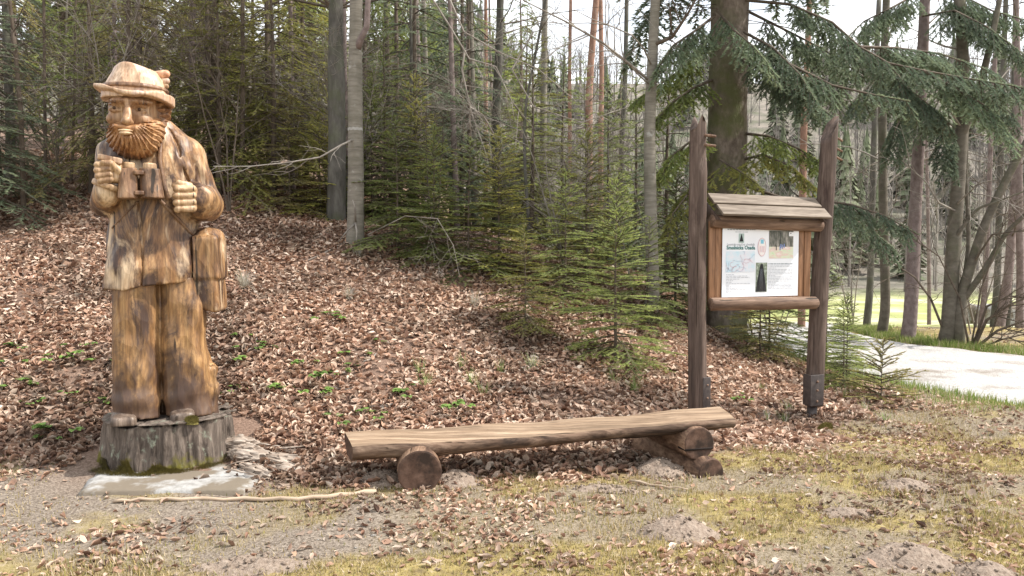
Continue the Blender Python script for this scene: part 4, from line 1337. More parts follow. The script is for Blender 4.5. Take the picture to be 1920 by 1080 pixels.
# --- main saplings and understorey by the bank
def on(px, py):
    p = hit(px, py); return p.x, p.y
x, y = on(1155, 682)
conifer(P_sap, x, y, 1.0, .4, m_fir_mid, 'fir_sapling', 'bushy green fir sapling with a pointed top, between the bench and the information board', cat='sapling')
x, y = on(985, 640)
conifer(P_sap2, x, y + .3, .68, 1.0, m_fir_yel, 'fir_sapling', 'small light green fir sapling on the bank, left of the pointed sapling', cat='sapling')
x, y = on(1652, 752)
conifer(P_tiny, x, y, 1.02, .8, m_fir_olive, 'spruce_seedling', 'tiny open spruce seedling beside the gravel road, right of the board', cat='seedling')
U = 'fir saplings growing along the top of the leafy bank'
UL = 'soft green fir sapling growing along the top of the leafy bank'
for (px, py, dy, pr, s, rz, mt) in ((745, 505, .6, P_sap2, 1.05, .3, m_fir_mid), (815, 520, .5, P_sap, .92, 2.0, m_fir_mid), (880, 545, .5, P_sap2, 1.0, 4.0, m_fir_mid), (935, 560, .8, P_sap, .95, 5.1, m_fir_yel),
                                    (1060, 600, .5, P_sap2, .95, 2.2, m_fir_mid), (1100, 600, 1.3, P_sap, 1.05, 1.2, m_fir_yel), (1215, 640, .5, P_sap2, .8, 3.3, m_fir_mid), (1265, 620, 1.2, P_sap, 1.0, 2.7, m_fir_mid),
                                    (700, 470, 1.6, P_sap, 1.1, .9, m_fir_mid), (780, 480, 1.8, P_sap, 1.2, 2.9, m_fir_yel), (600, 440, 1.0, P_sap2, .9, .2, m_fir_yel), (545, 430, .9, P_sap2, 1.0, 3.2, m_fir_olive)):
    x, y = on(px, py)
    conifer(pr, x * (y + dy) / y, y + dy, s, rz, mt, 'fir_sapling', 'soft ' + CN[mt.name] + ' fir sapling growing along the top of the leafy bank', CN[mt.name] + ' saplings on the bank', cat='sapling')
# right of the board, hanging over the road edge
for (X, Y, pr, s, rz, mt, lb) in ((3.75, 8.7, P_sap2, .62, .4, m_fir_mid, 'low bushy fir sapling behind the right post of the information board'), (4.25, 10.4, P_sap2, .85, 2.0, m_fir_mid, 'fir sapling between the information board and the gravel road'),
                                  (3.1, 9.6, P_sap, .75, 1.0, m_fir_olive, 'olive fir sapling seen under the poster of the information board'),
                                  (3.65, 10.9, P_sap2, 1.0, 3.0, m_fir_mid, 'broad bushy fir sapling behind the board at the inner road edge'), (3.3, 12.2, P_young, .7, 1.0, m_fir_yel, 'young yellow-green fir behind the board at the inner road bend'), (4.05, 9.3, P_sap, .55, 2.0, m_fir_mid, 'short fir sapling just behind the tiny spruce seedling')):
    conifer(pr, X, Y, s, rz, mt, 'fir_sapling', lb, cat='sapling')

# --- forest behind
TG = 'slender firs of the thicket on the hillside behind the statue'
TL = 'slender thin-crowned fir in the thicket on the hillside behind the statue'
left = []
rl = random.Random(5)
spots = [(-6.7, 10.0, P_young, 1.0, m_fir_blue), (-7.6, 11.5, P_thin, .95, m_fir_blue), (-5.9, 12.4, P_thin2, .9, m_fir_olive), (-4.6, 11.9, P_thin, .9, m_fir_yel), (-3.8, 12.2, P_thin2, .8, m_fir_yel), (-3.6, 12.7, P_young2, 1.25, m_fir_yel),
         (-5.2, 13.6, P_thin, 1.1, m_fir_olive), (-6.9, 14.2, P_thin2, 1.05, m_fir_mid), (-4.1, 14.6, P_thin, 1.2, m_fir_yel), (-8.8, 13.2, P_thin2, 1.1, m_fir_olive), (-9.8, 15.5, P_thin, 1.3, m_fir_mid),
         (-7.6, 16.6, P_thin2, 1.25, m_fir_olive), (-5.9, 16.2, P_thin, 1.3, m_fir_mid), (-4.9, 17.6, P_thin2, 1.3, m_fir_mid), (-2.8, 15.0, P_thin, 1.05, m_fir_mid), (-11.5, 17.0, P_thin2, 1.3, m_fir_blue), (-9.2, 19.0, P_tall, .9, m_fir_olive), (-12, 21, P_tall, 1, m_fir_mid),
         (-5.3, 10.9, P_young2, 1.05, m_fir_olive), (-4.2, 11.1, P_young, 1.15, m_fir_yel), (-3.5, 11.4, P_young2, 1.0, m_fir_yel), (-6.1, 11.3, P_thin, .8, m_fir_mid), (-7.3, 10.7, P_thin2, .75, m_fir_blue), (-4.9, 12.8, P_thin2, .85, m_fir_yel), (-3.6, 13.6, P_thin, 1.0, m_fir_yel)]
for (X, Y, pr, s, mt) in spots:
    conifer(pr, X, Y, s, rl.uniform(0, 6.28), mt, 'thicket_fir', ('tall ' if s * (13 if pr is P_tall else 6) > 10 else 'slender ') + CN[mt.name] + ' fir in the thicket on the hillside behind the statue', CN[mt.name] + (' tall' if s * (13 if pr is P_tall else 6) > 10 else ' slender') + ' thicket firs', bark=m_twigd if s < 1.2 else m_purp)
MG = 'dark green firs standing behind the smooth beech'
ML = 'dark green layered fir standing close behind the smooth beech trunk'
for (X, Y, pr, s, mt) in ((-1.55, 12.6, P_young2, 1.3, m_fir_blue), (-2.1, 14.2, P_thin, 1.05, m_fir_blue), (-.75, 13.2, P_young2, 1.15, m_fir_blue), (-1.2, 15.6, P_thin2, 1.0, m_fir_mid), (-.2, 14.6, P_young, 1.25, m_fir_mid), (-1.9, 11.6, P_young, .85, m_fir_mid)):
    conifer(pr, X, Y, s, rl.uniform(0, 6.28), mt, 'layered_fir', CN[mt.name] + ' layered fir standing close behind the smooth beech trunk', CN[mt.name] + ' firs behind the beech')
FG = 'firs half hidden between the thin trunks in the middle of the wood'
FL = 'green fir half hidden between the thin trunks in the middle of the wood'
for (X, Y, pr, s, mt) in ((.3, 12.4, P_young, 1.05, m_fir_yel), (.9, 13.6, P_young2, .9, m_fir_mid), (1.6, 13.0, P_young, .9, m_fir_mid), (.3, 16.5, P_thin, .85, m_fir_mid), (1.5, 16.0, P_young2, 1.0, m_fir_mid), (2.45, 12.2, P_young2, .95, m_fir_blue), (2.3, 14.5, P_young, 1.2, m_fir_mid), (3.6, 13.2, P_young, .95, m_fir_yel)):
    conifer(pr, X, Y, s, rl.uniform(0, 6.28), mt, 'half_hidden_fir', CN[mt.name] + ' fir half hidden between the thin trunks in the middle of the wood', CN[mt.name] + ' firs between the thin trunks')
BG = 'tall spruces far back in the wood'
BL = 'tall spruce far back in the wood against the white sky'
for (X, Y, s, mt) in ((-1.5, 22, .85, m_fir_blue), (-3.0, 25, 1.0, m_fir_mid), (.2, 27, .8, m_fir_mid), (-7, 27, 1.15, m_fir_mid), (-11, 28, 1.2, m_fir_olive), (-16, 29, 1.2, m_fir_mid), (3.6, 26, .62, m_fir_mid), (-20, 27, 1.2, m_fir_olive), (-4.8, 30, 1.2, m_fir_mid)):
    conifer(P_tall, X, Y, s, rl.uniform(0, 6.28), mt, 'far_spruce', BL, BG, bark=m_purp)

# --- trunks and bare trees
def trunk_mesh(pts, r0, r1, sides=14, rough=.05, flare=1.35, fine=24):
    """tapered trunk along a polyline of control points, uneven skin, flared root collar"""
    P_ = [Vector(p) for p in pts]
    out, rad = [], []
    n = len(P_) - 1
    for i in range(fine + 1):
        t = i / fine * n; k = min(int(t), n - 1); f = t - k
        p0, p1, p2, p3 = P_[max(k - 1, 0)], P_[k], P_[k + 1], P_[min(k + 2, n)]
        out.append(0.5 * ((2 * p1) + (p2 - p0) * f + (2 * p0 - 5 * p1 + 4 * p2 - p3) * f * f + (3 * p1 - p0 - 3 * p2 + p3) * f ** 3))
        tt = i / fine
        rad.append((r0 + (r1 - r0) * tt) * (1 + (flare - 1) * math.exp(-tt * 22)))
    mb = MB().tube(out, rad, sides)
    ph = random.random() * 50
    for i, v in enumerate(mb.v[:(fine + 1) * sides]):
        c = out[i // sides]; o_ = Vector(v) - c
        k = 1 + rough * 2 * (float(noise2(np.array(ph + (i % sides) * .9), np.array((i // sides) * .7 + ph))) - .5)
        q = c + o_ * k
        mb.v[i] = (q.x, q.y, q.z)
    return mb, out, rad

def grow(mb, p, d, L, r, lev, rnd, bend=.18, droop=0.0, kids=(3, 5), sides=4):
    n = 5 if lev > 0 else 4
    pts = [p]
    for i in range(n):
        d = (d + Vector((rnd.uniform(-bend, bend), rnd.uniform(-bend, bend), rnd.uniform(-bend, bend) - droop))).normalized()
        pts.append(pts[-1] + d * (L / n))
    mb.tube(pts, [max(r * (1 - .75 * i / n), .0013) for i in range(n + 1)], sides if lev > 0 else 3, False)
    if lev > 0:
        for _ in range(rnd.randint(*kids)):
            t = rnd.uniform(.25, .98); k = min(int(t * n), n - 1)
            q = pts[k].lerp(pts[k + 1], t * n - k)
            ax = (pts[k + 1] - pts[k]).normalized()
            o_ = Vector((rnd.uniform(-1, 1), rnd.uniform(-1, 1), rnd.uniform(-.7, .9)))
            o_ = (o_ - ax * o_.dot(ax)).normalized()
            grow(mb, q, (ax * .75 + o_ * .75).normalized(), L * rnd.uniform(.38, .62), max(r * .45, .0015), lev - 1, rnd, bend, droop, kids, sides)
    return pts

def trunk_tree(name, label, base_px, base_py, Y, ctrl, diam, material, limbs=6, group=None, top_r=.55, rough=.05, flare=1.35, limb_z=(2.5, 6), limb_len=(1.2, 2.4), lev=2, seed=1, sides=14, limb_m=None, z0=None, height=8.0, up=.25):
    """ctrl: [(px,py)] picture points of the trunk axis above the base, at depth Y"""
    rnd = random.Random(seed)
    X = (base_px - 960) / FPX * Y
    z_b = gz(X, Y) if z0 is None else z0
    root = thing(name, label, 'tree', (X, Y, z_b), 0, group)
    pts = [Vector((0, 0, -.25)), Vector((0, 0, .05))]
    for (px, py) in ctrl:
        w_ = at(px, py, Y); pts.append(Vector((w_.x - X, 0, w_.z - z_b)))
    d = (pts[-1] - pts[-2]).normalized()
    if pts[-1].z < height: pts.append(pts[-1] + d * (height - pts[-1].z))
    mb, axis_, rad = trunk_mesh(pts, diam / 2, diam / 2 * top_r, sides, rough, flare)
    link('trunk', mb.mesh('trunk', material, True), root)
    if limbs:
        for i in range(limbs):
            bm_ = MB()
            z = rnd.uniform(*limb_z)
            k = min(range(len(axis_)), key=lambda j: abs(axis_[j].z - z))
            az = rnd.uniform(0, 6.28)
            dv = Vector((math.cos(az), math.sin(az), rnd.uniform(-.1, .55) + up))
            grow(bm_, axis_[k], dv.normalized(), rnd.uniform(*limb_len), max(rad[k] * .22, .008), lev, rnd, .16, .02)
            link('limb', bm_.mesh('limb', limb_m or m_twig, True), root)
    return root, axis_, rad

beechA, axA, radA = trunk_tree('beech', 'smooth grey beech trunk with a pale paint band, rising from the leafy bank', 667, 470, 10.0, [(667, 420), (667, 300), (666, 150), (668, 0)], .255, m_beech, 9, limb_z=(3.0, 7), seed=3, sides=24, rough=.03)
band_pts = []
zb_ = at(667, 243, 10).z - beechA.location.z
k = min(range(len(axA)), key=lambda j: abs(axA[j].z - zb_))
rb = float(np.interp(zb_, [p.z for p in axA], radA)) * 1.05
mb = MB()
S_ = 18
for i in range(S_ + 1):
    an = R(-165) + R(150) * i / S_
    for dz in (-.018, .018):
        cxa = float(np.interp(zb_ + dz, [p.z for p in axA], [p.x for p in axA]))
        mb.v.append((cxa + math.cos(an) * rb, math.sin(an) * rb, zb_ + dz + .004 * math.sin(i * 1.7)))
for i in range(S_): mb.q.append((2 * i, 2 * i + 2, 2 * i + 3, 2 * i + 1))
link('paint_band', mb.mesh('paint_band', surf('paint_white', [(.28, .265, .24), (.42, .41, .385)], 20, rough=.8, bump=.2)), beechA)
# burl with small roots at the foot, side stem
mb = MB()
for (a, b_) in (((.02, -.13, .25), (-.16, -.28, .02)), ((.03, -.14, .26), (.06, -.26, -.02)), ((.03, -.13, .27), (.01, -.20, .55))):
    mb.tube([a, ((a[0] + b_[0]) / 2 + .02, (a[1] + b_[1]) / 2 - .03, (a[2] + b_[2]) / 2 + .03), b_], [.014, .011, .006], 6)
link('surface_root', mb.mesh('surface_root', m_twig, True), beechA)
mb = MB(); p0 = at(676, 75, 9.93) - beechA.location
mb.tube([p0 + Vector((-.06, .05, -.12)), p0, at(688, 50, 9.85) - beechA.location, at(690, 0, 9.85) - beechA.location, at(694, -160, 9.8) - beechA.location], [.05, .042, .036, .034, .028], 10)
link('limb', mb.mesh('limb', m_purp, True), beechA)
# low twig reaching left past the statue
def wander(name, pts, r, material, parent, rnd, lev=1, n_kids=7, klen=.45, droop=0.0):
    mb = MB(); W = [Vector(p) - parent.location for p in pts]
    n = len(W)
    mb.tube(W, [r * (1 - .75 * i / (n - 1)) + .0012 for i in range(n)], 5, False)
    for _ in range(n_kids):
        t = rnd.uniform(.2, 1) * (n - 1); k = min(int(t), n - 2)
        q = W[k].lerp(W[k + 1], t - k); ax = (W[k + 1] - W[k]).normalized()
        o_ = Vector((rnd.uniform(-1, 1), rnd.uniform(-.6, .6), rnd.uniform(-1, .8))).normalized()
        grow(mb, q, (ax * .8 + o_ * .7).normalized(), klen * rnd.uniform(.5, 1.2), r * .4, lev, rnd, .2, droop, (2, 4))
    return link(name, mb.mesh(name, material, True), parent)
rw = random.Random(9)
wander('low_branch', [at(662, 262, 9.95), at(640, 272, 9.6), at(600, 295, 9.4), at(540, 305, 9.3), at(470, 312, 9.2), at(400, 312, 9.2)], .014, m_twig, beechA, rw, 1, 8, .5)
trunk_tree('dark_trunk_tree', 'dark straight trunk standing just behind the smooth beech', 632, 430, 10.9, [(632, 260), (630, 120), (629, 0)], .30, m_dark, 7, limb_z=(2.2, 6), seed=4, sides=18, limb_m=m_twigd)
beechD, axD, radD = trunk_tree('beech', 'slim pale beech trunk standing between the fir sapling and the left board post', 1222, 575, 10.0, [(1224, 540), (1220, 400), (1218, 250), (1223, 120), (1229, 0)], .20, m_beech, 8, limb_z=(2.6, 6), seed=6, sides=20, rough=.04)
wander('limb', [at(1224, 85, 10), at(1260, 70, 9.8), at(1290, 25, 9.6), at(1320, -30, 9.4)], .030, m_twigd, beechD, rw, 1, 5, .6)
wander('limb', [at(1216, 150, 10), at(1180, 120, 9.6), at(1130, 80, 9.2), at(1060, 40, 8.8), at(980, 0, 8.6)], .02, m_twig, beechD, rw, 2, 8, .7)
treeC, _, _ = trunk_tree('thin_trunk_tree', 'thin brown trunk with a forked top among the dark firs', 930, 470, 13.4, [(932, 370), (931, 200), (936, 90), (938, 0)], .195, m_dark, 6, limb_z=(2.5, 6), seed=7, limb_m=m_twigd)
# pale arching twigs in front of the firs
for pts in ([(800, -20, 9.2), (850, 60, 9.0), (880, 110, 8.9), (930, 125, 8.8), (960, 190, 8.8), (1000, 240, 8.8)], [(835, -20, 9.3), (870, 60, 9.2), (940, 100, 9.0), (1010, 130, 9.0), (1080, 190, 8.9)], [(872, 95, 9.0), (866, 130, 8.9), (876, 175, 8.9), (885, 215, 8.9), (905, 270, 8.8)],
            [(690, 440, 9.8), (760, 405, 9.4), (820, 410, 9.2), (850, 460, 9.0), (862, 520, 9.0)], [(925, 250, 9.4), (905, 215, 9.2), (880, 200, 9.2)], [(1000, 60, 9.6), (960, 130, 9.4), (1000, 200, 9.2), (1090, 230, 9.0), (1180, 200, 9.0)]):
    wander('arching_branch', [at(*p) for p in pts], .006 if pts[0][0] == 690 else .011, m_twig, treeC, rw, 2, 7, .55)
TT = 'thin bare trunk standing far back among the trees'
for i, (px, py, Y, ctrl, dm, mt, lb) in enumerate((
    (1018, 440, 16.5, [(1018, 300), (1020, 150), (1022, 0)], .19, m_beech, 'greenish bare trunk against the white sky, left of the reddish pines'),
    (992, 480, 10.6, [(990, 400), (984, 300), (986, 200), (1012, 60)], .055, m_dark, 'thin dark sapling stem in front of the greenish bare trunk'),
    (1107, 470, 20, [(1104, 300), (1106, 150), (1118, 0)], .25, m_pine, 'reddish pine trunk, the thicker of a close pair, right of the greenish trunk'),
    (1128, 470, 21, [(1126, 300), (1128, 150), (1126, 0)], .18, m_pine, 'reddish pine trunk, the thinner of a close pair, right of the greenish trunk'),
    (1070, 460, 20, [(1069, 300), (1068, 150), (1070, 0)], .13, m_pine, 'thin reddish pine stem between the greenish trunk and the paired pines'),
    (911, 420, 19, [(911, 300), (911, 150), (911, 0)], .13, m_pine, 'thin orange pine stem beside the brown forked trunk'),
    (1166, 480, 18, [(1166, 300), (1172, 150), (1175, 0)], .15, m_dark, 'grey-brown trunk between the paired pines and the slim beech'),
    (1505, 420, 17, [(1506, 300), (1512, 150), (1518, 0)], .18, m_pine, 'reddish pine trunk rising behind the roof of the information board'),
    (772, 420, 12.3, [(772, 250), (771, 120), (770, 0)], .07, m_dark, 'slim dark stem inside the layered firs'),
    (457, 440, 11.2, [(455, 300), (455, 150), (455, 0)], .085, m_twigd, 'slim brown stem in the thicket right of the statue'),
    (512, 400, 13, [(510, 250), (508, 100), (505, 0)], .11, m_purp, 'purple-brown stem deep in the thicket right of the statue'),
    (215, 380, 13, [(215, 200), (214, 60), (214, 0)], .10, m_purp, 'brown stem rising behind the hat of the carved figure'),
    (22, 340, 11.5, [(20, 250), (14, 120), (10, 0)], .16, m_dark, 'dark trunk at the edge of the thicket with blue-green firs around it'),
    (48, 380, 10.3, [(42, 300), (38, 200), (25, 60), (18, 0)], .075, m_twigd, 'slim crooked stem beside the dark trunk at the edge of the thicket'),
    (90, 385, 11.0, [(86, 330), (84, 200), (82, 0)], .06, m_twigd, 'straight slim stem between the crooked stem and the statue'),
    (138, 365, 12.0, [(136, 300), (140, 150), (142, 0)], .05, m_twigd, 'very thin stem in the thicket close to the raised fist of the statue'),
    )):
    trunk_tree('bare_trunk_tree', lb, px, py, Y, ctrl, dm, mt, 5 if dm < .12 else 4, seed=20 + i, limb_z=(1.2, 5), limb_len=(.7, 1.5), limb_m=m_twigd if i % 3 else m_twig, sides=10)

# --- far side of the road
def tree_right(lb, px, py, Y, ctrl, dm, mt, seed, limbs=8, **k):
    return trunk_tree('roadside_tree', lb, px, py, Y, ctrl, dm, mt, limbs, seed=seed, limb_z=(2.2, 7.5), limb_len=(1.4, 2.8), sides=16, **k)
tree_right('grey roadside trunk standing nearest the board on the far side of the road', 1657, 630, 14.2, [(1660, 560), (1656, 400), (1655, 200), (1662, 0)], .20, m_road_bark, 41)
spr2, ax2, _ = tree_right('purple-brown scaly spruce trunk on the far side of the road', 1706, 640, 13.4, [(1708, 580), (1716, 400), (1726, 200), (1734, 0)], .26, m_purp, 42, 5, limb_m=m_twigd)
twin, ax3, _ = tree_right('forked grey-brown twin-stemmed tree on the road verge', 1778, 645, 12.9, [(1780, 600), (1786, 480), (1797, 340), (1803, 240), (1806, 130), (1800, 0)], .27, m_road_bark, 43, 8, flare=1.15)
def stem(parent, pts, r, material=m_road_bark, name='stem', sides=12, tip=.45):
    W = [Vector(p) - parent.location for p in pts]
    mb, o_, r_ = trunk_mesh(W, r, r * tip, sides, .05, 1.0, 20)
    return link(name, mb.mesh(name, material, True), parent)
stem(twin, [at(1797, 655, 12.8), at(1800, 590, 12.8), at(1806, 545, 12.8), at(1820, 500, 12.7), at(1845, 425, 12.6), at(1880, 350, 12.5), at(1925, 265, 12.4), at(1990, 150, 12.2)], .10)
stem(twin, [at(1800, 262, 12.9), at(1818, 215, 12.8), at(1840, 150, 12.7), at(1862, 60, 12.6), at(1880, -30, 12.6)], .075)
stem(twin, [at(1803, 555, 12.8), at(1812, 500, 12.8), at(1816, 440, 12.9), at(1812, 330, 13), at(1815, 200, 13.0)], .045)
stem(twin, [at(1795, 440, 12.8), at(1830, 395, 12.6), at(1870, 378, 12.4), at(1930, 355, 12.2)], .03, tip=.3)
stem(twin, [at(1808, 560, 12.8), at(1850, 500, 12.5), at(1885, 440, 12.3), at(1930, 395, 12)], .055, tip=.5)
wander('branch', [at(1765, 610, 12.9), at(1745, 560, 12.7), at(1715, 520, 12.6), at(1670, 490, 12.5), at(1620, 460, 12.4)], .022, m_twigd, twin, rw, 2, 9, .8)
wander('branch', [at(1800, 400, 12.9), at(1760, 380, 12.6), at(1735, 340, 12.4), at(1690, 300, 12.3)], .02, m_twig, twin, rw, 2, 8, .8)
wander('branch', [at(1820, 500, 12.7), at(1860, 440, 12.3), at(1930, 430, 12.0)], .022, m_twigd, twin, rw, 2, 9, .8)
haz = thing('hazel_bush', 'arching dark hazel stems leaning out from the road verge', 'bush', at(1824, 648, 12.6))
haz.location.z = gz(haz.location.x, haz.location.y)
for k, pts in enumerate(([(1824, 655, 12.6), (1850, 600, 12.4), (1895, 570, 12.2), (1960, 545, 12)], [(1826, 655, 12.6), (1870, 620, 12.4), (1930, 598, 12.2), (1990, 590, 12.1)], [(1822, 655, 12.6), (1850, 575, 12.5), (1890, 555, 12.3), (1950, 560, 12.2)], [(1830, 655, 12.6), (1880, 636, 12.4), (1940, 622, 12.3)], [(1818, 655, 12.6), (1800, 560, 12.4), (1760, 480, 12.3), (1700, 440, 12.2)], [(1820, 655, 12.6), (1840, 540, 12.5), (1870, 460, 12.3), (1890, 380, 12.2)])):
    wander('stem', [at(*p) for p in pts], .030 - .003 * k, m_twigd, haz, rw, 2, 9, .75)
RG, RL = 'thin trunks beyond the road verge', 'thin bare trunk standing beyond the road verge in front of the meadow'
for i, (px, Y, lean) in enumerate(((1842, 16, 6), (1866, 18, 4), (1878, 16.5, 12), (1893, 18, 2), (1915, 15.5, -2), (1628, 20, 4), (1745, 21, -3))):
    trunk_tree('verge_trunk_tree', RL, px, 640, Y, [(px + lean, 520), (px + lean * 2, 360), (px + lean * 3.5, 160), (px + lean * 5, 0)], .12 + .05 * (i % 3), m_dark if i % 2 else m_purp, 6, RG, seed=60 + i, limb_z=(1.2, 7), limb_len=(1.0, 2.2), sides=8, limb_m=m_twigd)

# --- big spruce behind the board with hanging boughs
bigE, axE, radE = trunk_tree('old_spruce', 'thick rough-barked mossy spruce with drooping boughs behind the information board', 1362, 605, 11.0, [(1362, 560), (1362, 400), (1364, 200), (1368, 0)], .62, m_spruce, 0, seed=8, sides=30, rough=.05, top_r=.8)
cr = link('crown', P_tall['crown'], bigE); slot(cr, m_fir_blue); cr.location = (0, 0, 3.2); cr.scale = (1.25, 1.25, .95)
cr = link('branches', P_tall['branches'], bigE); slot(cr, m_twigd); cr.location = (0, 0, 3.2); cr.scale = (1.25, 1.25, .95)
def boughs(parent, lst, mat_n, seed, tw=.10, hang=.55, nl=.036, nw=.017, sp=.0085, lt=.62, r=.022, name='bough'):
    rnd = random.Random(seed); rs = np.random.default_rng(seed)
    for pts in lst:
        W = [Vector(p) - parent.location for p in pts]
        segs, wd = [], []
        n = len(W)
        wd.append((W, [r * (1 - .7 * i / (n - 1)) for i in range(n)]))
        tot = sum((W[i + 1] - W[i]).length for i in range(n - 1)); s = tot * .16
        while s < tot:
            acc = 0
            for i in range(n - 1):
                l = (W[i + 1] - W[i]).length
                if acc + l >= s: break
                acc += l
            p = W[i].lerp(W[i + 1], (s - acc) / l); ax = (W[i + 1] - W[i]).normalized()
            side = ax.cross(Vector((0, 0, 1))).normalized()
            for sd in (-1, 1):
                if rnd.random() < .85:
                    L = lt * rnd.uniform(.5, 1.1) * (1 - .45 * s / tot)
                    d = (ax * .55 + side * sd * rnd.uniform(.5, .9) + Vector((0, 0, rnd.uniform(-.5, .0) - hang * .4))).normalized()
                    branch_spray(segs, wd, p, d, L, rnd, tw * .8, .6 + hang, r0=.005, hang=hang * .5, needle_from=.05)
            s += tw * rnd.uniform(.7, 1.3)
        segs.append((*W[-2], *W[-1], 1))
        mb = MB()
        for q, rr in wd: mb.tube(q, rr, 4 if len(q) > 3 else 3, False)
        bo = link(name, mb.mesh(name, m_twigd, True), parent)
        V, T, c = needles(segs, sp, nl, nw, rs, .8)
        link('needles', np_mesh('needles', V, None, T, mat_n, c), bo)
boughs(bigE, [[at(1395, 0, 10.8), at(1480, 8, 10.6), at(1560, 42, 10.4), at(1612, 88, 10.2), at(1665, 118, 10.0), at(1730, 132, 9.8), at(1820, 148, 9.6), at(1940, 168, 9.4)],
              [at(1400, 95, 10.7), at(1480, 120, 10.2), at(1560, 160, 9.9), at(1640, 178, 9.7), at(1705, 190, 9.5)],
              [at(1380, 110, 10.7), at(1450, 140, 10.1), at(1520, 190, 9.7), at(1570, 225, 9.5)],
              [at(1345, 20, 10.7), at(1375, 55, 10.0), at(1410, 85, 9.7), at(1440, 120, 9.5)],
              [at(1340, 30, 10.7), at(1300, 60, 10.2), at(1262, 85, 9.9), at(1235, 125, 9.8)],
              [at(1400, 20, 11), at(1480, 60, 11), at(1540, 90, 10.9), at(1600, 130, 10.8)], [at(1395, 60, 10.7), at(1450, 90, 10.0), at(1500, 140, 9.6), at(1530, 190, 9.4)],
              [at(1612, 88, 10.2), at(1680, 90, 10.4), at(1760, 100, 10.6), at(1850, 130, 10.8)], [at(1730, 132, 9.8), at(1790, 165, 9.7), at(1850, 200, 9.6), at(1890, 250, 9.5)], [at(1665, 118, 10.0), at(1700, 165, 9.9), at(1745, 200, 9.8), at(1790, 240, 9.7)]], m_fir_blue, 101, lt=.72)
boughs(bigE, [[at(1335, 150, 10.9), at(1300, 165, 10.6), at(1262, 190, 10.4), at(1225, 230, 10.3)], [at(1335, 250, 10.9), at(1295, 265, 10.7), at(1262, 290, 10.5), at(1240, 330, 10.4)],
              [at(1335, 60, 11), at(1290, 120, 11.2), at(1250, 150, 11.4), at(1190, 190, 11.6)], [at(1390, 250, 10.9), at(1440, 255, 10.6), at(1500, 280, 10.3), at(1545, 310, 10.2)]], m_fir_mid, 102, hang=.4)
boughs(bigE, [[at(1390, 300, 10.9), at(1430, 290, 10.5), at(1480, 310, 10.2), at(1520, 345, 10)], [at(1350, 300, 10.6), at(1385, 320, 10.2), at(1420, 345, 9.9)], [at(1335, 330, 10.9), at(1300, 350, 10.6), at(1262, 400, 10.3), at(1250, 440, 10.2)]], m_fir_yel, 103, hang=.3, tw=.13)
boughs(bigE, [[at(1400, 370, 10.9), at(1540, 375, 10.2), at(1600, 385, 9.9), at(1660, 405, 9.7), at(1722, 440, 9.5)], [at(1400, 350, 11), at(1560, 400, 10.6), at(1620, 420, 10.4), at(1680, 470, 10.2)]], m_fir_blue, 104, hang=.45)
# boughs of the scaly spruce across the road
boughs(spr2, [[at(1730, 30, 13.3), at(1790, 20, 12.8), at(1850, 50, 12.4), at(1930, 110, 12)], [at(1728, 110, 13.3), at(1780, 130, 12.8), at(1840, 170, 12.4), at(1900, 215, 12.1)], [at(1727, 120, 13.3), at(1680, 130, 12.9), at(1630, 160, 12.5), at(1590, 200, 12.3)],
              [at(1726, 170, 13.3), at(1700, 200, 12.8), at(1680, 240, 12.5), at(1665, 290, 12.4)], [at(1724, 190, 13.2), at(1760, 215, 12.8), at(1775, 260, 12.6), at(1780, 310, 12.5)], [at(1735, -20, 13.4), at(1680, 10, 13), at(1620, 40, 12.8), at(1570, 90, 12.6)], [at(1735, 0, 13.4), at(1800, -10, 13), at(1860, 20, 12.8), at(1930, 40, 12.6)]], m_fir_blue, 105, hang=.7, lt=.85, tw=.10)

# --- bare brush and twiggy saplings in the thicket
for i in range(16):
    Y = rl.uniform(12, 19); X = rl.uniform(-.62 * Y, -.02 * Y)
    px_ = 960 + X / Y * FPX; ln_ = rl.uniform(-8, 8)
    trunk_tree('thicket_trunk_tree', 'slim bare brown trunk standing deep in the fir thicket', px_, 400, Y, [(px_ + ln_, 250), (px_ + 1.5 * ln_, 120), (px_ + 2 * ln_, 0)], rl.uniform(.06, .16), (m_purp, m_twigd, m_beech)[i % 3], 4, 'slim trunks deep in the thicket', seed=400 + i, limb_z=(.8, 5), limb_len=(.8, 1.6), limb_m=m_twig, sides=8)
GB, LBR = 'leafless saplings tangled in the thicket', 'leafless grey-twigged sapling tangled among the firs of the thicket'
protos = []
for s in range(5):
    rnd = random.Random(200 + s); mb = MB()
    H = rnd.uniform(1.8, 3.2)
    for k in range(rnd.randint(1, 3)):
        d = Vector((rnd.uniform(-.3, .3), rnd.uniform(-.3, .3), 1)).normalized()
        grow(mb, Vector((0, 0, -.05)), d, H * rnd.uniform(.7, 1), .014, 3, rnd, .10, 0, (4, 6), 4)
    protos.append(mb.mesh('brush', None, True))
for i in range(64):
    if i < 34:
        Y = rl.uniform(10.3, 17); X = rl.uniform(-.66 * Y, -.12 * Y)
    else:
        Y = rl.uniform(10.2, 18); X = rl.uniform(-.12 * Y, .24 * Y)
    o = link('bare_sapling', protos[i % 5]); slot(o, m_twig if i % 3 else m_twigd)
    o.location = (X, Y, gz(X, Y) - .03); o.rotation_euler = (0, 0, rl.uniform(0, 6.28)); s_ = rl.uniform(.7, 1.25); o.scale = (s_, s_, s_)
    tag(o, LBR, 'sapling', GB)
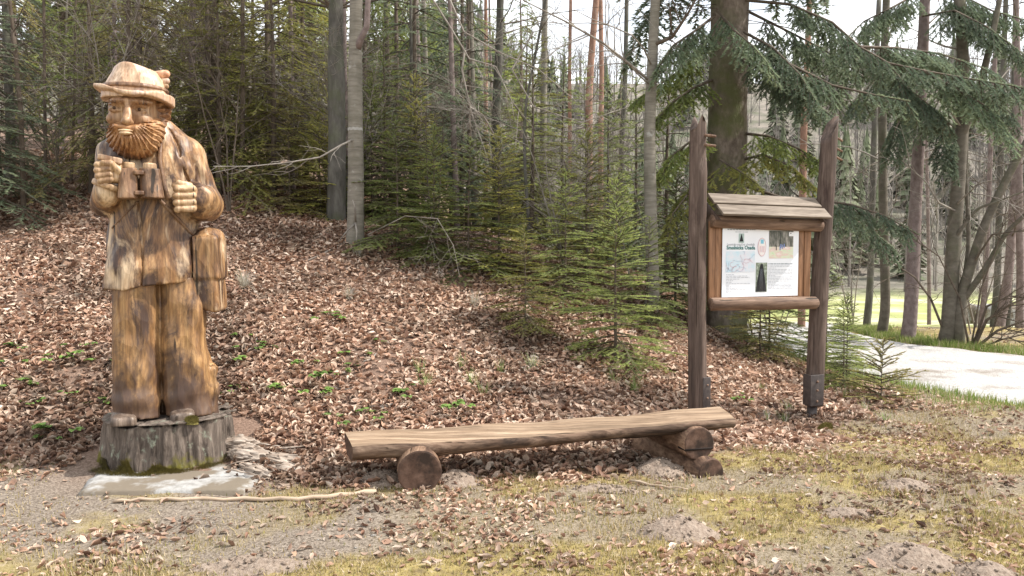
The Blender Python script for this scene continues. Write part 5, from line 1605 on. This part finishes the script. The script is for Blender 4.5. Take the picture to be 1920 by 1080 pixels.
for i, (X, Y, s_) in enumerate(((5.2, 14.9, 1.0), (8.6, 14.4, .9), (9.4, 15.6, 1.1), (7.2, 16.2, 1.0), (4.5, 16.4, 1.1), (10.2, 17.0, 1.2), (6.0, 18, 1.2), (8.4, 19, 1.3), (5.0, 20, 1.2), (11.5, 19, 1.4), (3.9, 11.6, .9), (4.1, 13.0, 1.0))):
    o = link('verge_brush', protos[i % 5]); slot(o, m_twig)
    o.location = (X, Y, gz(X, Y) - .03); o.rotation_euler = (0, 0, i * 1.3); o.scale = (s_, s_, s_)
    tag(o, 'leafless twiggy brush growing beside the gravel road', 'brush', 'leafless brush beside the road')

# --- wooded hill across the valley, one mass
rh = np.random.default_rng(77)
tmpl = []
for s in range(4):
    rnd = random.Random(300 + s); segs = []
    def hb(p, d, L, r, lev):
        q = p + d * L; segs.append((p, q, r, r * .5))
        if lev:
            for _ in range(4 if lev > 1 else 3):
                t = rnd.uniform(.35, 1.0)
                nd = (d * .8 + Vector((rnd.uniform(-1, 1), rnd.uniform(-1, 1), rnd.uniform(-.2, .7))) * .7).normalized()
                hb(p.lerp(q, t), nd, L * rnd.uniform(.4, .6), r * .45, lev - 1)
    hb(Vector((0, 0, 0)), Vector((0, 0, 1)), 6.0, .11, 3)
    Vt, Qt = [], []
    for (p, q, r0_, r1_) in segs:
        b0 = len(Vt)
        for (c, r) in ((p, r0_), (q, r1_)):
            for k in range(3):
                a = k * 2.094; Vt.append((c.x + math.cos(a) * r, c.y + math.sin(a) * r, c.z))
        for k in range(3): Qt.append((b0 + k, b0 + (k + 1) % 3, b0 + 3 + (k + 1) % 3, b0 + 3 + k))
    tmpl.append((np.array(Vt), np.array(Qt)))
Va, Qa, Ca, off = [], [], [], 0
NT = 950
for i in range(NT):
    yy = 62 + 150 * rh.random() ** .8; xx = yy * rh.uniform(-.12, .78)
    Vt, Qt = tmpl[i % 4]
    s = rh.uniform(.75, 1.35); a = rh.uniform(0, 6.28)
    v = Vt * s
    v = np.stack([v[:, 0] * math.cos(a) - v[:, 1] * math.sin(a), v[:, 0] * math.sin(a) + v[:, 1] * math.cos(a), v[:, 2]], -1)
    v += np.array([xx, yy, float(ground_z(np.array([xx]), np.array([yy]), False)[0]) - .3])
    Va.append(v); Qa.append(Qt + off); off += len(v)
    g_ = rh.uniform(.75, 1.25)
    Ca.append(np.tile(np.array([.185, .165, .15]) * g_, (len(v), 1)))
m_hw = leafy('far_wood_bark', (1, 1, 1), .0, .9, 0)
tag(link('far_bare_wood', np_mesh('far_bare_wood', np.concatenate(Va), np.concatenate(Qa), None, m_hw, np.concatenate(Ca))),
    'grey leafless wood covering the hillside across the valley', 'woodland', kind='stuff')
Va, Ta, Ca, off = [], [], [], 0
for i in range(130):
    yy = 64 + 150 * rh.random(); xx = yy * rh.uniform(-.12, .78)
    H = rh.uniform(7, 14); n = 420
    t = rh.random(n) ** .7; a = rh.random(n) * 6.28; r = H * .2 * (1.02 - t) * (.6 + .5 * rh.random(n))
    c0 = np.stack([np.cos(a) * r * .1, np.sin(a) * r * .1, t * H + H * .06], -1)
    tip = np.stack([np.cos(a) * r, np.sin(a) * r, t * H - .1 * r], -1)
    w_ = np.stack([-np.sin(a), np.cos(a), np.zeros(n)], -1) * (r * .28)[:, None]
    v = np.stack([c0 - w_ * .3 + [0, 0, .3], tip - w_, tip + w_], 1).reshape(-1, 3)
    v += np.array([xx, yy, float(ground_z(np.array([xx]), np.array([yy]), False)[0])])
    Va.append(v); Ta.append(np.arange(n * 3).reshape(-1, 3) + off); off += n * 3
    Ca.append(np.tile(np.array([.15, .17, .10]) * rh.uniform(.6, 1.3), (n * 3, 1)))
tag(link('far_conifers', np_mesh('far_conifers', np.concatenate(Va), None, np.concatenate(Ta), m_hw, np.concatenate(Ca))),
    'scattered dark conifers on the far hillside', 'woodland', kind='stuff')
# ------------------------------------------------------------------ beech leaf litter
m_leaf = leafy('beech_leaf_dry', (1, 1, 1), .18, .55, .12)
def leaf_tpl(curl, fold, twist, w=.5):
    """8-vertex curled leaf, unit length along +x"""
    P_ = [(0, 0), (.33, w * .45), (.70, w * .38), (1.0, 0), (.70, -w * .38), (.33, -w * .45), (.33, 0), (.70, 0)]
    V = []
    for (u, v) in P_:
        z = curl * ((u - .5) ** 2) * 1.2 + fold * abs(v) * 1.3 + twist * v * (u - .5)
        V.append((u - .5, v * (1 - .45 * abs(fold)), z))
    return np.array(V)
TPL = [leaf_tpl(c, f, t, w) for (c, f, t, w) in ((.5, .6, .6, .72), (-.5, .35, -.8, .70), (.9, .9, .3, .75), (.2, -.6, 1.2, .66), (-.8, .8, .5, .6), (.35, .15, -.4, .76), (1.1, .5, 1.0, .66), (-.2, 1.1, -.6, .62))]
LT = np.array([(0, 6, 1), (1, 6, 2), (6, 7, 2), (2, 7, 3), (0, 5, 6), (5, 4, 6), (6, 4, 7), (7, 4, 3)])
PAL = np.array([(.48, .335, .25), (.57, .43, .335), (.38, .235, .165), (.25, .14, .096), (.60, .47, .37), (.66, .55, .45), (.43, .27, .185), (.15, .085, .06)])
PW_ = np.array([.23, .18, .19, .13, .09, .03, .10, .05])
def scatter_leaves(x, y, z, size, rs, tilt=.52, simple=False):
    n = len(x)
    T = np.stack(TPL)[rs.integers(0, len(TPL), n)]
    T = T * size[:, None, None]
    az = rs.random(n) * 6.283; tl = np.abs(rs.normal(0, tilt, n)); td = rs.random(n) * 6.283
    ca, sa = np.cos(az)[:, None], np.sin(az)[:, None]
    X = T[:, :, 0] * ca - T[:, :, 1] * sa; Y = T[:, :, 0] * sa + T[:, :, 1] * ca; Z = T[:, :, 2]
    kx, ky = np.cos(td)[:, None], np.sin(td)[:, None]           # tilt about a horizontal axis
    ct, st = np.cos(tl)[:, None], np.sin(tl)[:, None]
    dot = X * kx + Y * ky
    cx, cy, cz = ky * Z, -kx * Z, kx * Y - ky * X
    X2 = X * ct + cx * st + kx * dot * (1 - ct); Y2 = Y * ct + cy * st + ky * dot * (1 - ct); Z2 = Z * ct + cz * st
    low = Z2.min(1, keepdims=True)
    V = np.stack([X2 + x[:, None], Y2 + y[:, None], Z2 - low * .6 + z[:, None]], -1)
    if simple:
        V = V[:, [0, 1, 3, 5]]
        V[:, 1] += (V[:, 1] - V[:, 3]) * .05
        col = PAL[rs.choice(len(PAL), n, p=PW_)] * (1 + .25 * (rs.random((n, 1)) - .5))
        tri = (np.array([(0, 3, 2), (0, 2, 1)])[None] + (np.arange(n) * 4)[:, None, None]).reshape(-1, 3)
        return V.reshape(-1, 3), tri, np.repeat(col, 4, 0)
    tri = (LT[None] + (np.arange(n) * 8)[:, None, None]).reshape(-1, 3)
    col = PAL[rs.choice(len(PAL), n, p=PW_)] * (1 + .25 * (rs.random((n, 1)) - .5))
    col = np.repeat(col[:, None], 8, 1)
    col[:, 6:8] *= .86
    return V.reshape(-1, 3), tri, col.reshape(-1, 3)

rs = np.random.default_rng(42)
N = 340000
yy = 3.3 + (15.5 - 3.3) * rs.random(N)
xx = (rs.random(N) * 2 - 1) * (.74 * yy + .7)
# area element is proportional to the sampled width
area_w = (.74 * yy + .7) / (.74 * 15.5 + .7)
lw = litter_w(xx, yy)
patchy = sstep(.47, .68, fbm2(xx * 1.9 + 31, yy * 2.6 + 7)) * .46 + .05
right = sstep(1.0, 3.5, xx) * .14
turf_d = (patchy + right * (fbm2(xx * 3, yy * 3) > .45)) * sstep(.15, .5, road_dist(xx, yy))
dens = np.maximum(lw * (.45 + .75 * sstep(.32, .55, fbm2(xx * 1.6 + 9, yy * 1.6 + 4))), turf_d * 1.5)
far_thin = np.interp(yy, [5, 8, 12, 15.5], [1.0, 1.0, .85, .6])
verge = (xx > 4.4) & (yy > 9.5)
dens = np.where(verge, dens * .12, dens)
keep = rs.random(N) < dens * area_w * far_thin * 1.15
# clear the footprints of slab, stump, logs
keep &= ~((np.abs(xx + 2.53) < .55) & (np.abs(yy - 5.65) < .48))
slabm = (xx > -3.1) & (xx < -1.75) & (yy > 4.85) & (yy < 5.3)
keep &= ~(slabm & (rs.random(N) > .06))
keep &= road_dist(xx, yy) > -.25 + .3 * rs.random(N)
xx, yy = xx[keep], yy[keep]
zz = ground_z(xx, yy) + .002 + .022 * rs.random(len(xx)) * litter_w(xx, yy)
size = (.036 + .058 * rs.random(len(xx)) ** 1.4) * np.where(litter_w(xx, yy) > .4, 1, .35 + .5 * rs.random(len(xx)))
nr = yy < 7.6
V1, T1, C1 = scatter_leaves(xx[nr], yy[nr], zz[nr], size[nr], rs)
V2, T2, C2 = scatter_leaves(xx[~nr], yy[~nr], zz[~nr], size[~nr] * 1.05, rs, .55, True)
damp = .62 + .5 * sstep(.30, .62, fbm2(xx * 1.1 + 50, yy * 1.1 + 20))
C1 *= np.repeat(damp[nr], 8)[:, None]; C2 *= np.repeat(damp[~nr], 4)[:, None]
V, T, C = np.concatenate([V1, V2]), np.concatenate([T1, T2 + len(V1)]), np.concatenate([C1, C2])
tag(link('leaf_litter', np_mesh('leaf_litter', V, None, T, m_leaf, C)), 'carpet of dry brown beech leaves covering the bank', 'leaf litter', kind='stuff')

# the nearest fallen leaves, one by one
lm = []
for k in range(10):
    v, t, c = scatter_leaves(np.zeros(1), np.zeros(1), np.zeros(1), np.array([.038 + .024 * rs.random()]), rs, .25)
    lm.append(np_mesh('fallen_leaf', v, None, t, m_leaf, c))
cnt = 0
while cnt < 170:
    y = 3.75 + 1.45 * rs.random(); x = (rs.random() * 2 - 1) * (.66 * y)
    if rs.random() > float(turf_w := .25 + sstep(.42, .62, fbm2(np.array([x * 1.9 + 31]), np.array([y * 2.6 + 7])))[0]): continue
    if (-3.1 < x < -1.7 and y > 4.85) or (abs(x + .6) < .2 and y > 4.85) or (x > .9 and x < 1.5 and y > 5): continue
    o = link('fallen_leaf', lm[cnt % 10])
    o.location = (x, y, gz(x, y) + .004); o.rotation_euler = (rs.normal(0, .2), rs.normal(0, .2), rs.random() * 6.28)
    s = .85 + .4 * rs.random(); o.scale = (s, s, s)
    tag(o, 'single dry curled beech leaf lying on the mossy turf in front of the bench', 'leaf', 'single fallen leaves on the turf')
    cnt += 1

# ------------------------------------------------------------------ turf: moss and short grass blades
m_blade = leafy('grass_blade', (1, 1, 1), .25, .7, 0)
N = 420000
yy = 3.3 + 7.5 * rs.random(N); xx = (rs.random(N) * 2 - 1) * (.74 * yy + .6)
aw = (.74 * yy + .6) / (.74 * 10.8 + .6)
gd = (1 - litter_w(xx, yy)) * (1 - .85 * soil_w(xx, yy)) * sstep(.0, .5, road_dist(xx, yy)) * (.25 + sstep(.35, .6, fbm2(xx * 2.4, yy * 2.4)))
keep = rs.random(N) < gd * aw * np.interp(yy, [3.3, 6, 10.8], [2.6, 1.3, .5])
keep &= ~((xx > -3.1) & (xx < -1.7) & (yy > 4.85) & (yy < 6.1))
xx, yy = xx[keep], yy[keep]; n = len(xx)
zz = ground_z(xx, yy)
h = (.010 + .022 * rs.random(n) ** 2) * np.where(fbm2(xx * 1.3 + 5, yy * 1.3) > .56, 1.7, 1)
a = rs.random(n) * 6.283; ln = rs.normal(0, .6, n); w_ = .0022 + .002 * rs.random(n)
dx, dy = np.cos(a), np.sin(a)
v0 = np.stack([xx - dy * w_, yy + dx * w_, zz - .003], -1); v1 = np.stack([xx + dy * w_, yy - dx * w_, zz - .003], -1)
v2 = np.stack([xx + dx * h * ln, yy + dy * h * ln, zz + h], -1)
gp = np.array([(.30, .235, .085), (.37, .285, .125), (.44, .35, .22), (.26, .235, .075), (.46, .38, .27), (.20, .215, .07)])
C = np.repeat(gp[rs.choice(6, n, p=[.26, .24, .2, .12, .12, .06])] * (1 + .3 * (rs.random((n, 1)) - .5)), 3, 0)
tag(link('turf_grass', np_mesh('turf_grass', np.stack([v0, v1, v2], 1).reshape(-1, 3), None, np.arange(n * 3).reshape(-1, 3), m_blade, C)), 'short yellowish moss and grass of the foreground turf', 'grass', kind='stuff')
# verge grass along the road
n = 26000
k = rs.integers(20, len(RC) - 30, n); sd = np.where(rs.random(n) < .6, -1, 1)
tx = np.gradient(RC[:, 0])[k]; ty = np.gradient(RC[:, 1])[k]; tl = np.hypot(tx, ty)
offd = (RC[k, 2] + .05 + np.abs(rs.normal(0, .35, n))) * sd
xx = RC[k, 0] - ty / tl * offd + rs.normal(0, .05, n); yy = RC[k, 1] + tx / tl * offd + rs.normal(0, .05, n)
ok = (road_dist(xx, yy) > .0) & (yy > 7.5); xx, yy = xx[ok], yy[ok]; n = len(xx)
zz = ground_z(xx, yy); h = .04 + .09 * rs.random(n) * np.clip(yy / 12, .4, 1); a = rs.random(n) * 6.283; ln = rs.normal(0, .5, n); w_ = .004 + .003 * rs.random(n)
dx, dy = np.cos(a), np.sin(a)
V = np.stack([np.stack([xx - dy * w_, yy + dx * w_, zz - .01], -1), np.stack([xx + dy * w_, yy - dx * w_, zz - .01], -1), np.stack([xx + dx * h * ln, yy + dy * h * ln, zz + h], -1)], 1).reshape(-1, 3)
gp = np.array([(.17, .25, .055), (.24, .30, .08), (.36, .36, .15), (.44, .38, .24)])
C = np.repeat(gp[rs.choice(4, n, p=[.35, .35, .2, .1])], 3, 0)
tag(link('verge_grass', np_mesh('verge_grass', V, None, np.arange(n * 3).reshape(-1, 3), m_blade, C)), 'fresh green grass along the edges of the gravel road', 'grass', kind='stuff')

# ------------------------------------------------------------------ bare earth mounds
m_earth = surf('loose_earth', [(.15, .108, .08), (.265, .205, .16), (.37, .30, .24)], 45, bump=.9, bdist=.02, detail=9)
def mound(name, px, py, rx, ry, h, label, seed, z=0, group=None):
    p = hit(px, py)
    V, Q = [], []
    NR, NA = 18, 44
    for i in range(NR + 1):
        r = i / NR
        for k in range(NA):
            a = 2 * math.pi * k / NA
            rr = r * (1 + .25 * (float(noise2(np.array(math.cos(a) * 1.5 + seed), np.array(math.sin(a) * 1.5))) - .5))
            x, y = math.cos(a) * rr * rx, math.sin(a) * rr * ry
            hh = h * (math.cos(min(r, 1) * math.pi) * .5 + .5) 
            hh += (float(noise2(np.array(x * 22 + seed), np.array(y * 22))) - .5) * .035 * (1 - r * .7) + (float(noise2(np.array(x * 60), np.array(y * 60 + seed))) - .5) * .018 * (1 - r * .6)
            V.append((x, y, gz(p.x + x, p.y + y) - p.z + hh - .02 * r ** 3))
    for i in range(NR):
        for k in range(NA):
            k2 = (k + 1) % NA
            Q.append((i * NA + k, i * NA + k2, (i + 1) * NA + k2, (i + 1) * NA + k)[::-1])
    o = link(name, np_mesh(name, V, Q, None, m_earth, None, False))
    o.location = p
    tag(o, label, 'mound', group)
    # crumbs of earth as a part
    r2 = np.random.default_rng(seed); mb = MB()
    for _ in range(150):
        a = r2.random() * 6.28; r = r2.random() ** .6 * 1.05; x, y = math.cos(a) * r * rx, math.sin(a) * r * ry; s = .0025 + .008 * r2.random() ** 3
        zc = gz(p.x + x, p.y + y) - p.z + h * (math.cos(min(r, 1) * math.pi) * .5 + .5)
        mb.box((x, y, zc + s * .3), (s, s * .8, s * .7), Matrix.Rotation(r2.random() * 3, 3, 'Z') @ Matrix.Rotation(r2.random() * 3, 3, 'X'))
    link('crumbs', mb.mesh('crumbs', m_earth), o)['kind'] = 'stuff'
    return o
mound('molehill', 1272, 1000, .30, .22, .085, 'round grey molehill ringed by leaves in front of the bench', 1)
mound('molehill', 1700, 1050, .34, .20, .075, 'broad molehill on the turf in front of the right board post', 2)
mound('molehill', 1842, 1075, .22, .14, .05, 'small molehill next to the broad molehill', 3)
mound('molehill', 1690, 915, .30, .15, .05, 'flat brown molehill between the bench and the road', 4)
mound('molehill', 1585, 965, .26, .12, .03, 'low worn molehill left of the flat brown molehill', 5)
mound('earth_heap', 715, 902, .24, .22, .07, 'heap of loose earth on the outer side of the plain round support log', 6)
mound('earth_heap', 858, 900, .22, .22, .065, 'heap of loose earth on the inner side of the plain round support log', 7)
mound('earth_heap', 1240, 885, .26, .26, .09, 'heap of loose earth against the split support log of the bench', 8)
mound('earth_heap', 1140, 918, .30, .12, .025, 'thin spread of loose earth under the middle of the bench', 9)
mound('earth_heap', 470, 1062, .42, .16, .03, 'bare pale patch of earth in the turf in front of the statue', 10)

# ------------------------------------------------------------------ sticks and rotten wood
m_stick = surf('stick_pale', [(.26, .19, .13), (.42, .32, .23), (.52, .42, .32)], 9, (.3, 1, 1), rough=.8, bump=.3)
def stick(pxs, r, label, material=m_stick, lift=.012, group=None):
    P_ = [hit(*p) + Vector((0, 0, lift)) for p in pxs]
    c = P_[0].copy(); n = len(P_)
    pts = []
    for i in range(n - 1):
        for f in (0, .33, .66): pts.append(P_[i].lerp(P_[i + 1], f) - c + Vector((0, 0, .006 * math.sin(i * 3 + f * 7))))
    pts.append(P_[-1] - c)
    m = len(pts)
    o = link('stick', MB().tube(pts, [r * (1 - .45 * i / (m - 1)) * (1 + .12 * math.sin(i * 2.3)) for i in range(m)], 8).mesh('stick', material, True))
    o.location = c
    return tag(o, label, 'stick', group)
stick([(705, 926), (640, 932), (560, 940), (460, 939), (340, 940), (262, 940), (212, 944)], .017, 'long pale stick lying in front of the concrete slab and stump')
stick([(708, 606), (760, 620), (815, 641)], .030, 'thick short dead branch half sunk in leaves below the beech', m_wane)
stick([(742, 600), (775, 612), (800, 628)], .026, 'shorter dead branch lying parallel just above the thick one', m_wane)
stick([(800, 640), (850, 655), (900, 672)], .022, 'dead branch continuing downhill from the thick short one', m_wane)
stick([(748, 574), (780, 576), (815, 575)], .028, 'straight dead branch lying level under the brambly twigs', m_wane)
stick([(865, 560), (830, 585), (795, 608)], .010, 'thin pale twig leaning downhill from the bank edge')
stick([(125, 485), (110, 520), (95, 550)], .028, 'straight branch lying in the leaves uphill left of the statue', m_wane)
stick([(665, 445), (620, 470), (560, 500)], .012, 'thin grey stick lying at the foot of the beech', m_twig)
stick([(1005, 770), (960, 758), (930, 742)], .008, 'thin brown twig in the leaves behind the bench', m_wane)
stick([(1180, 905), (1240, 915), (1290, 922)], .008, 'thin twig on the turf before the split support log')
for i in range(34):
    px, py = rs.uniform(20, 1250), rs.uniform(480, 800)
    if 170 < px < 440: continue
    dx_, dy_ = rs.normal(0, 38), rs.normal(0, 14)
    stick([(px, py), (px + dx_ * .5, py + dy_ * .5 + 3), (px + dx_, py + dy_)], .004 + .004 * rs.random(), 'thin dry twig lying loose on the leafy bank', m_twig if i % 2 else m_wane, .03, 'loose twigs on the bank')
rot = thing('rotten_wood', 'bleached splintered rotten wood heaped beside the mossy stump', 'wood', hit(492, 880))
m_rot = surf('rotten_bleached', [(.08, .055, .04), (.24, .185, .145), (.38, .32, .265), (.48, .42, .36)], 26, (.18, 1, 1), rough=.9, bump=.9, bdist=.01)
rr_ = random.Random(4)
for i, (px, py, hx, hy, hz, rz_) in enumerate(((470, 862, .16, .10, .05, -.35), (520, 868, .15, .07, .035, -.2), (480, 888, .13, .05, .03, -.6), (535, 884, .10, .05, .025, .1), (452, 846, .12, .08, .06, .1))):
    def f_rot(x, y, z, i=i, hx=hx, hy=hy, hz=hz):
        d = ell(x, y, z, (0, 0, 0), (hx, hy, hz * 1.3))
        fib = noise3(x * 7 + i * 9, y * 75 + 4, z * 75) + .6 * noise3(x * 16, y * 150 + 4, z * 150)
        return d + .030 * (fib - .8) + .02 * (noise3(x * 20, y * 20, z * 20) - .5)
    V, Q = carve(f_rot, (-hx - .04, -hy - .04, -hz - .05), (hx + .04, hy + .04, hz + .05), .0055)
    o = link('rotten_piece', np_mesh('rotten_piece', V, Q, None, m_rot, None, False), rot)
    o.location = hit(px, py) - rot.location + Vector((0, 0, hz * .6)); o.rotation_euler = (0, .06, rz_)
for i in range(42):
    px, py = rr_.uniform(440, 556), rr_.uniform(842, 903)
    p = hit(px, py) - rot.location
    L, w2, t2 = rr_.uniform(.03, .10), rr_.uniform(.003, .009), rr_.uniform(.002, .006)
    o = link('splinter', MB().tube([(-L, 0, 0), (-L * .3, .004, w2 * .3), (L * .4, -.003, 0), (L, .002, 0)], [w2 * .4, w2, w2 * .8, .001], 5).mesh('splinter', m_rot), rot)
    o.location = p + Vector((0, 0, rr_.uniform(.01, .06)))
    o.rotation_euler = (rr_.uniform(-.5, .5), rr_.uniform(-.25, .3), rr_.uniform(-.8, .3))
# moss cushions at the foot of the stump
m_moss = surf('moss_cushion', [(.10, .085, .025), (.20, .165, .045), (.31, .255, .08)], 60, bump=1.0, bdist=.02, detail=8)
def cushion(px, py, Yoff, s, h, label):
    c = Vector(hit(px, py)) if Yoff is None else at(px, py, Yoff)
    V, T = [], []
    r3 = np.random.default_rng(int(px)); n = 900
    a = r3.random(n) * 6.28; r = np.sqrt(r3.random(n)); x, y = np.cos(a) * r * s, np.sin(a) * r * s * .6
    z = h * (1 - r ** 2) ; hh = .012 + .012 * r3.random(n)
    v0 = np.stack([x - .004, y, z - .01], -1); v1 = np.stack([x + .004, y, z - .01], -1); v2 = np.stack([x + r3.normal(0, .006, n), y + r3.normal(0, .006, n) - .004, z + hh], -1)
    base = MB()
    for i in range(9):
        for k in range(20):
            rr = i / 8; b2 = 2 * math.pi * k / 20; base.v.append((math.cos(b2) * rr * s, math.sin(b2) * rr * s * .6, h * (1 - rr ** 2) - .004 - .02 * rr ** 4))
    for i in range(8):
        for k in range(20): base.q.append(((i + 1) * 20 + k, (i + 1) * 20 + (k + 1) % 20, i * 20 + (k + 1) % 20, i * 20 + k))
    o = link('moss_cushion', base.mesh('moss_cushion', m_moss, True)); o.location = c
    link('moss_fronds', np_mesh('moss_fronds', np.stack([v0, v1, v2], 1).reshape(-1, 3), None, np.arange(n * 3).reshape(-1, 3), m_moss), o)['kind'] = 'stuff'
    return tag(o, label, 'moss')
cushion(1550, 805, None, .09, .05, 'yellow moss tuft at the steel foot of the right post')
cm = cushion(360, 790, 5.36, .045, .022, 'bright yellow moss patch on top of the stump by the boots'); cm.location.z = STUMP_TOP + .002
# moss fringe growing up the foot of the stump
r6 = np.random.default_rng(66); n = 9000
a = R(-165) + R(175) * r6.random(n)
nz_ = noise2(a * 4.5 + 3, a * 0 + 2.0)
zt = .005 + .30 * nz_ ** 2.6 * (.4 + .6 * sstep(-2.3, -1.5, a))
z = .05 + zt * r6.random(n) ** 1.7
sp_ = (r6.random(n) ** 2) * .07 * (z < .075)
ex = .485 - .10 * z + sp_; ey = .435 - .08 * z + sp_
x, y = np.cos(a) * ex, np.sin(a) * ey
o3 = np.stack([np.cos(a), np.sin(a), .5 + r6.random(n)], -1) * (.010 + .016 * r6.random(n))[:, None] + r6.normal(0, .005, (n, 3))
p3 = np.stack([x, y, z], -1); t3 = np.stack([-np.sin(a), np.cos(a), a * 0], -1) * .0035
mv = np.stack([p3 - t3 - o3 * .5, p3 + t3 - o3 * .5, p3 + o3], 1).reshape(-1, 3)
link('moss_fringe', np_mesh('moss_fringe', mv, None, np.arange(n * 3).reshape(-1, 3), m_moss), fig)['kind'] = 'stuff'

# ------------------------------------------------------------------ small plants
m_green = leafy('herb_leaf', (1, 1, 1), .3, .5, .25)
hp = []
for s in range(4):
    r4 = np.random.default_rng(500 + s); V, T, C = [], [], []; st = MB()
    for k in range(r4.integers(3, 7)):
        a = r4.random() * 6.28; L = .05 + .07 * r4.random(); hz = .03 + .05 * r4.random()
        tip = np.array([math.cos(a) * L, math.sin(a) * L, hz])
        st.tube([(0, 0, -.01), tip * .6 + [0, 0, .01], tip], [.0022, .002, .0015], 3, False)
        for q in (-.7, 0, .7):
            v = leaf_tpl(-.35, .25, .2, .95) * (.05 + .02 * r4.random()); v[:, 0] += .025
            b2 = a + q * 1.3
            v = np.stack([v[:, 0] * math.cos(b2) - v[:, 1] * math.sin(b2), v[:, 0] * math.sin(b2) + v[:, 1] * math.cos(b2), v[:, 2]], -1) + tip
            T.append(LT + len(V) * 8); V.append(v); C.append(np.tile(np.array([.17, .27, .07]) * r4.uniform(.75, 1.3), (8, 1)))
    hp.append((np_mesh('herb_leaves', np.concatenate(V), None, np.concatenate(T), m_green, np.concatenate(C)), st.mesh('herb_stems', m_green)))
herbs = [(40, 660), (112, 682), (130, 742), (170, 770), (118, 818), (60, 760), (150, 655), (25, 740), (455, 634), (470, 660), (420, 686), (410, 750), (570, 690), (612, 606), (640, 705), (672, 700), (595, 715), (440, 738), (755, 735), (775, 752), (850, 760), (700, 790), (625, 800), (720, 645), (590, 745), (545, 745), (1375, 742), (1392, 756), (190, 690), (90, 830), (665, 672), (860, 772), (500, 660), (15, 690)]
for i, (px, py) in enumerate(herbs):
    p = hit(px, py)
    r = thing('herb', 'small fresh green bramble seedling sprouting through the dry leaves', 'plant', p, i * 1.7, 'green seedlings sprouting through the litter')
    s = 1.0 + .35 * math.sin(i * 2.1); r.scale = (s, s, s)
    link('leaves', hp[i % 4][0], r); link('stem', hp[i % 4][1], r)
def tuft(px, py, n, L, cols, label, seed, group=None, droop=1.0, w=.0022):
    p = hit(px, py); r5 = np.random.default_rng(seed); V, Q, C = [], [], []
    for i in range(n):
        a = r5.random() * 6.28; l = L * (.5 + .6 * r5.random()); lean = .25 + .9 * r5.random() * droop
        b0 = r5.normal(0, .02, 2); base_n = len(V)
        for k in range(5):
            t = k / 4; out = l * lean * t * (1 - .15 * t); z = l * (t - .62 * droop * lean * t * t)
            x, y = b0[0] + math.cos(a) * out, b0[1] + math.sin(a) * out
            ww = w * (1 - .8 * t)
            zz_ = max(z, -.02) + (gz(p.x + x, p.y + y) - p.z)
            V += [(x - math.sin(a) * ww, y + math.cos(a) * ww, zz_), (x + math.sin(a) * ww, y - math.cos(a) * ww, zz_)]
        for k in range(4): Q.append((base_n + 2 * k, base_n + 2 * k + 1, base_n + 2 * k + 3, base_n + 2 * k + 2))
        C += [cols[r5.integers(len(cols))]] * 10
    o = link('grass_tuft', np_mesh('grass_tuft', V, Q, None, m_blade, np.array(C))); o.location = p
    return tag(o, label, 'grass tuft', group)
DRY = [(.42, .38, .32), (.52, .48, .42), (.34, .30, .25), (.30, .29, .17)]; GRN = [(.16, .25, .06), (.24, .32, .09), (.34, .36, .17)]
tuft(458, 540, 190, .26, DRY, 'bleached drooping sedge tuft on the bank right of the satchel', 1)
tuft(655, 560, 110, .18, DRY, 'grey withered sedge tuft on the bank below the beech', 2)
tuft(672, 482, 90, .20, DRY, 'pale dry grass tuft at the foot of the beech', 3)
tuft(890, 575, 120, .24, DRY, 'dry grass tuft hanging from the bank edge under the saplings', 4)
tuft(1000, 690, 110, .20, DRY + GRN, 'mixed green and dry grass tuft below the pointed sapling', 5)
GG, GL = 'green grass tufts in the litter behind the bench', 'thin tuft of fresh green grass in the leaf litter behind the bench'
for i, (px, py, n, L) in enumerate(((800, 728, 34, .20), (885, 720, 40, .20), (905, 742, 34, .18), (790, 700, 26, .16), (870, 690, 26, .18), (1188, 735, 46, .22), (1150, 720, 30, .18), (940, 700, 24, .16))):
    tuft(px, py, n, L, GRN, GL, 30 + i, GG, .7)
GG2, GL2 = 'grass tufts on the bank by the right post', 'tuft of mixed grass near the posts of the information board'
for i, (px, py) in enumerate(((1430, 735), (1480, 770), (1470, 790), (1580, 745), (1600, 720), (1620, 770), (1570, 700), (1440, 790), (1660, 790))):
    tuft(px, py, 40, .15, GRN + DRY[:2], GL2, 50 + i, GG2, .8)
# loose pebbles on the bare foreground soil
pb = np_mesh('pebble', *(lambda m: (np.array(m.v), m.q, m.t))(MB().tube([(0, 0, -.3), (0, 0, 0.05), (0, 0, .35)], [.55, .8, .3], 7)), m_slab, None, True)
for i in range(60):
    y = 3.8 + 1.4 * rs.random(); x = (rs.random() * 2 - 1) * .64 * y
    o = link('pebble', pb); s = .008 + .012 * rs.random() ** 2
    o.scale = (s * 1.2, s, s * .6); o.location = (x, y, gz(x, y) + .002); o.rotation_euler = (0, 0, rs.random() * 6)
    tag(o, 'small pale pebble lying on the bare foreground soil', 'pebble', 'pebbles on the foreground soil')
# grey block and boulders on the meadow
for i, (px, py, Y, sx_, sz_, lb) in enumerate(((1805, 612, 24, .5, .4, 'grey concrete block on the sunny meadow beyond the twin-stemmed tree'), (1890, 618, 23, .8, .38, 'pale boulder on the meadow behind the arching hazel stems'))):
    p = at(px, py, Y); z_ = gz(p.x, p.y)
    V, Q = carve(lambda x, y, z: rbox(x, y, z, (0, 0, .2), (sx_, .4, sz_), .08 + .2 * i) + cuts(x, y, z, 3, .10 + .15 * i), (-1.2, -.7, -.3), (1.2, .7, .9), .06)
    o = link('boulder', np_mesh('boulder', V, Q, None, m_slab, None, True)); o.location = (p.x, p.y, z_); tag(o, lb, 'boulder')
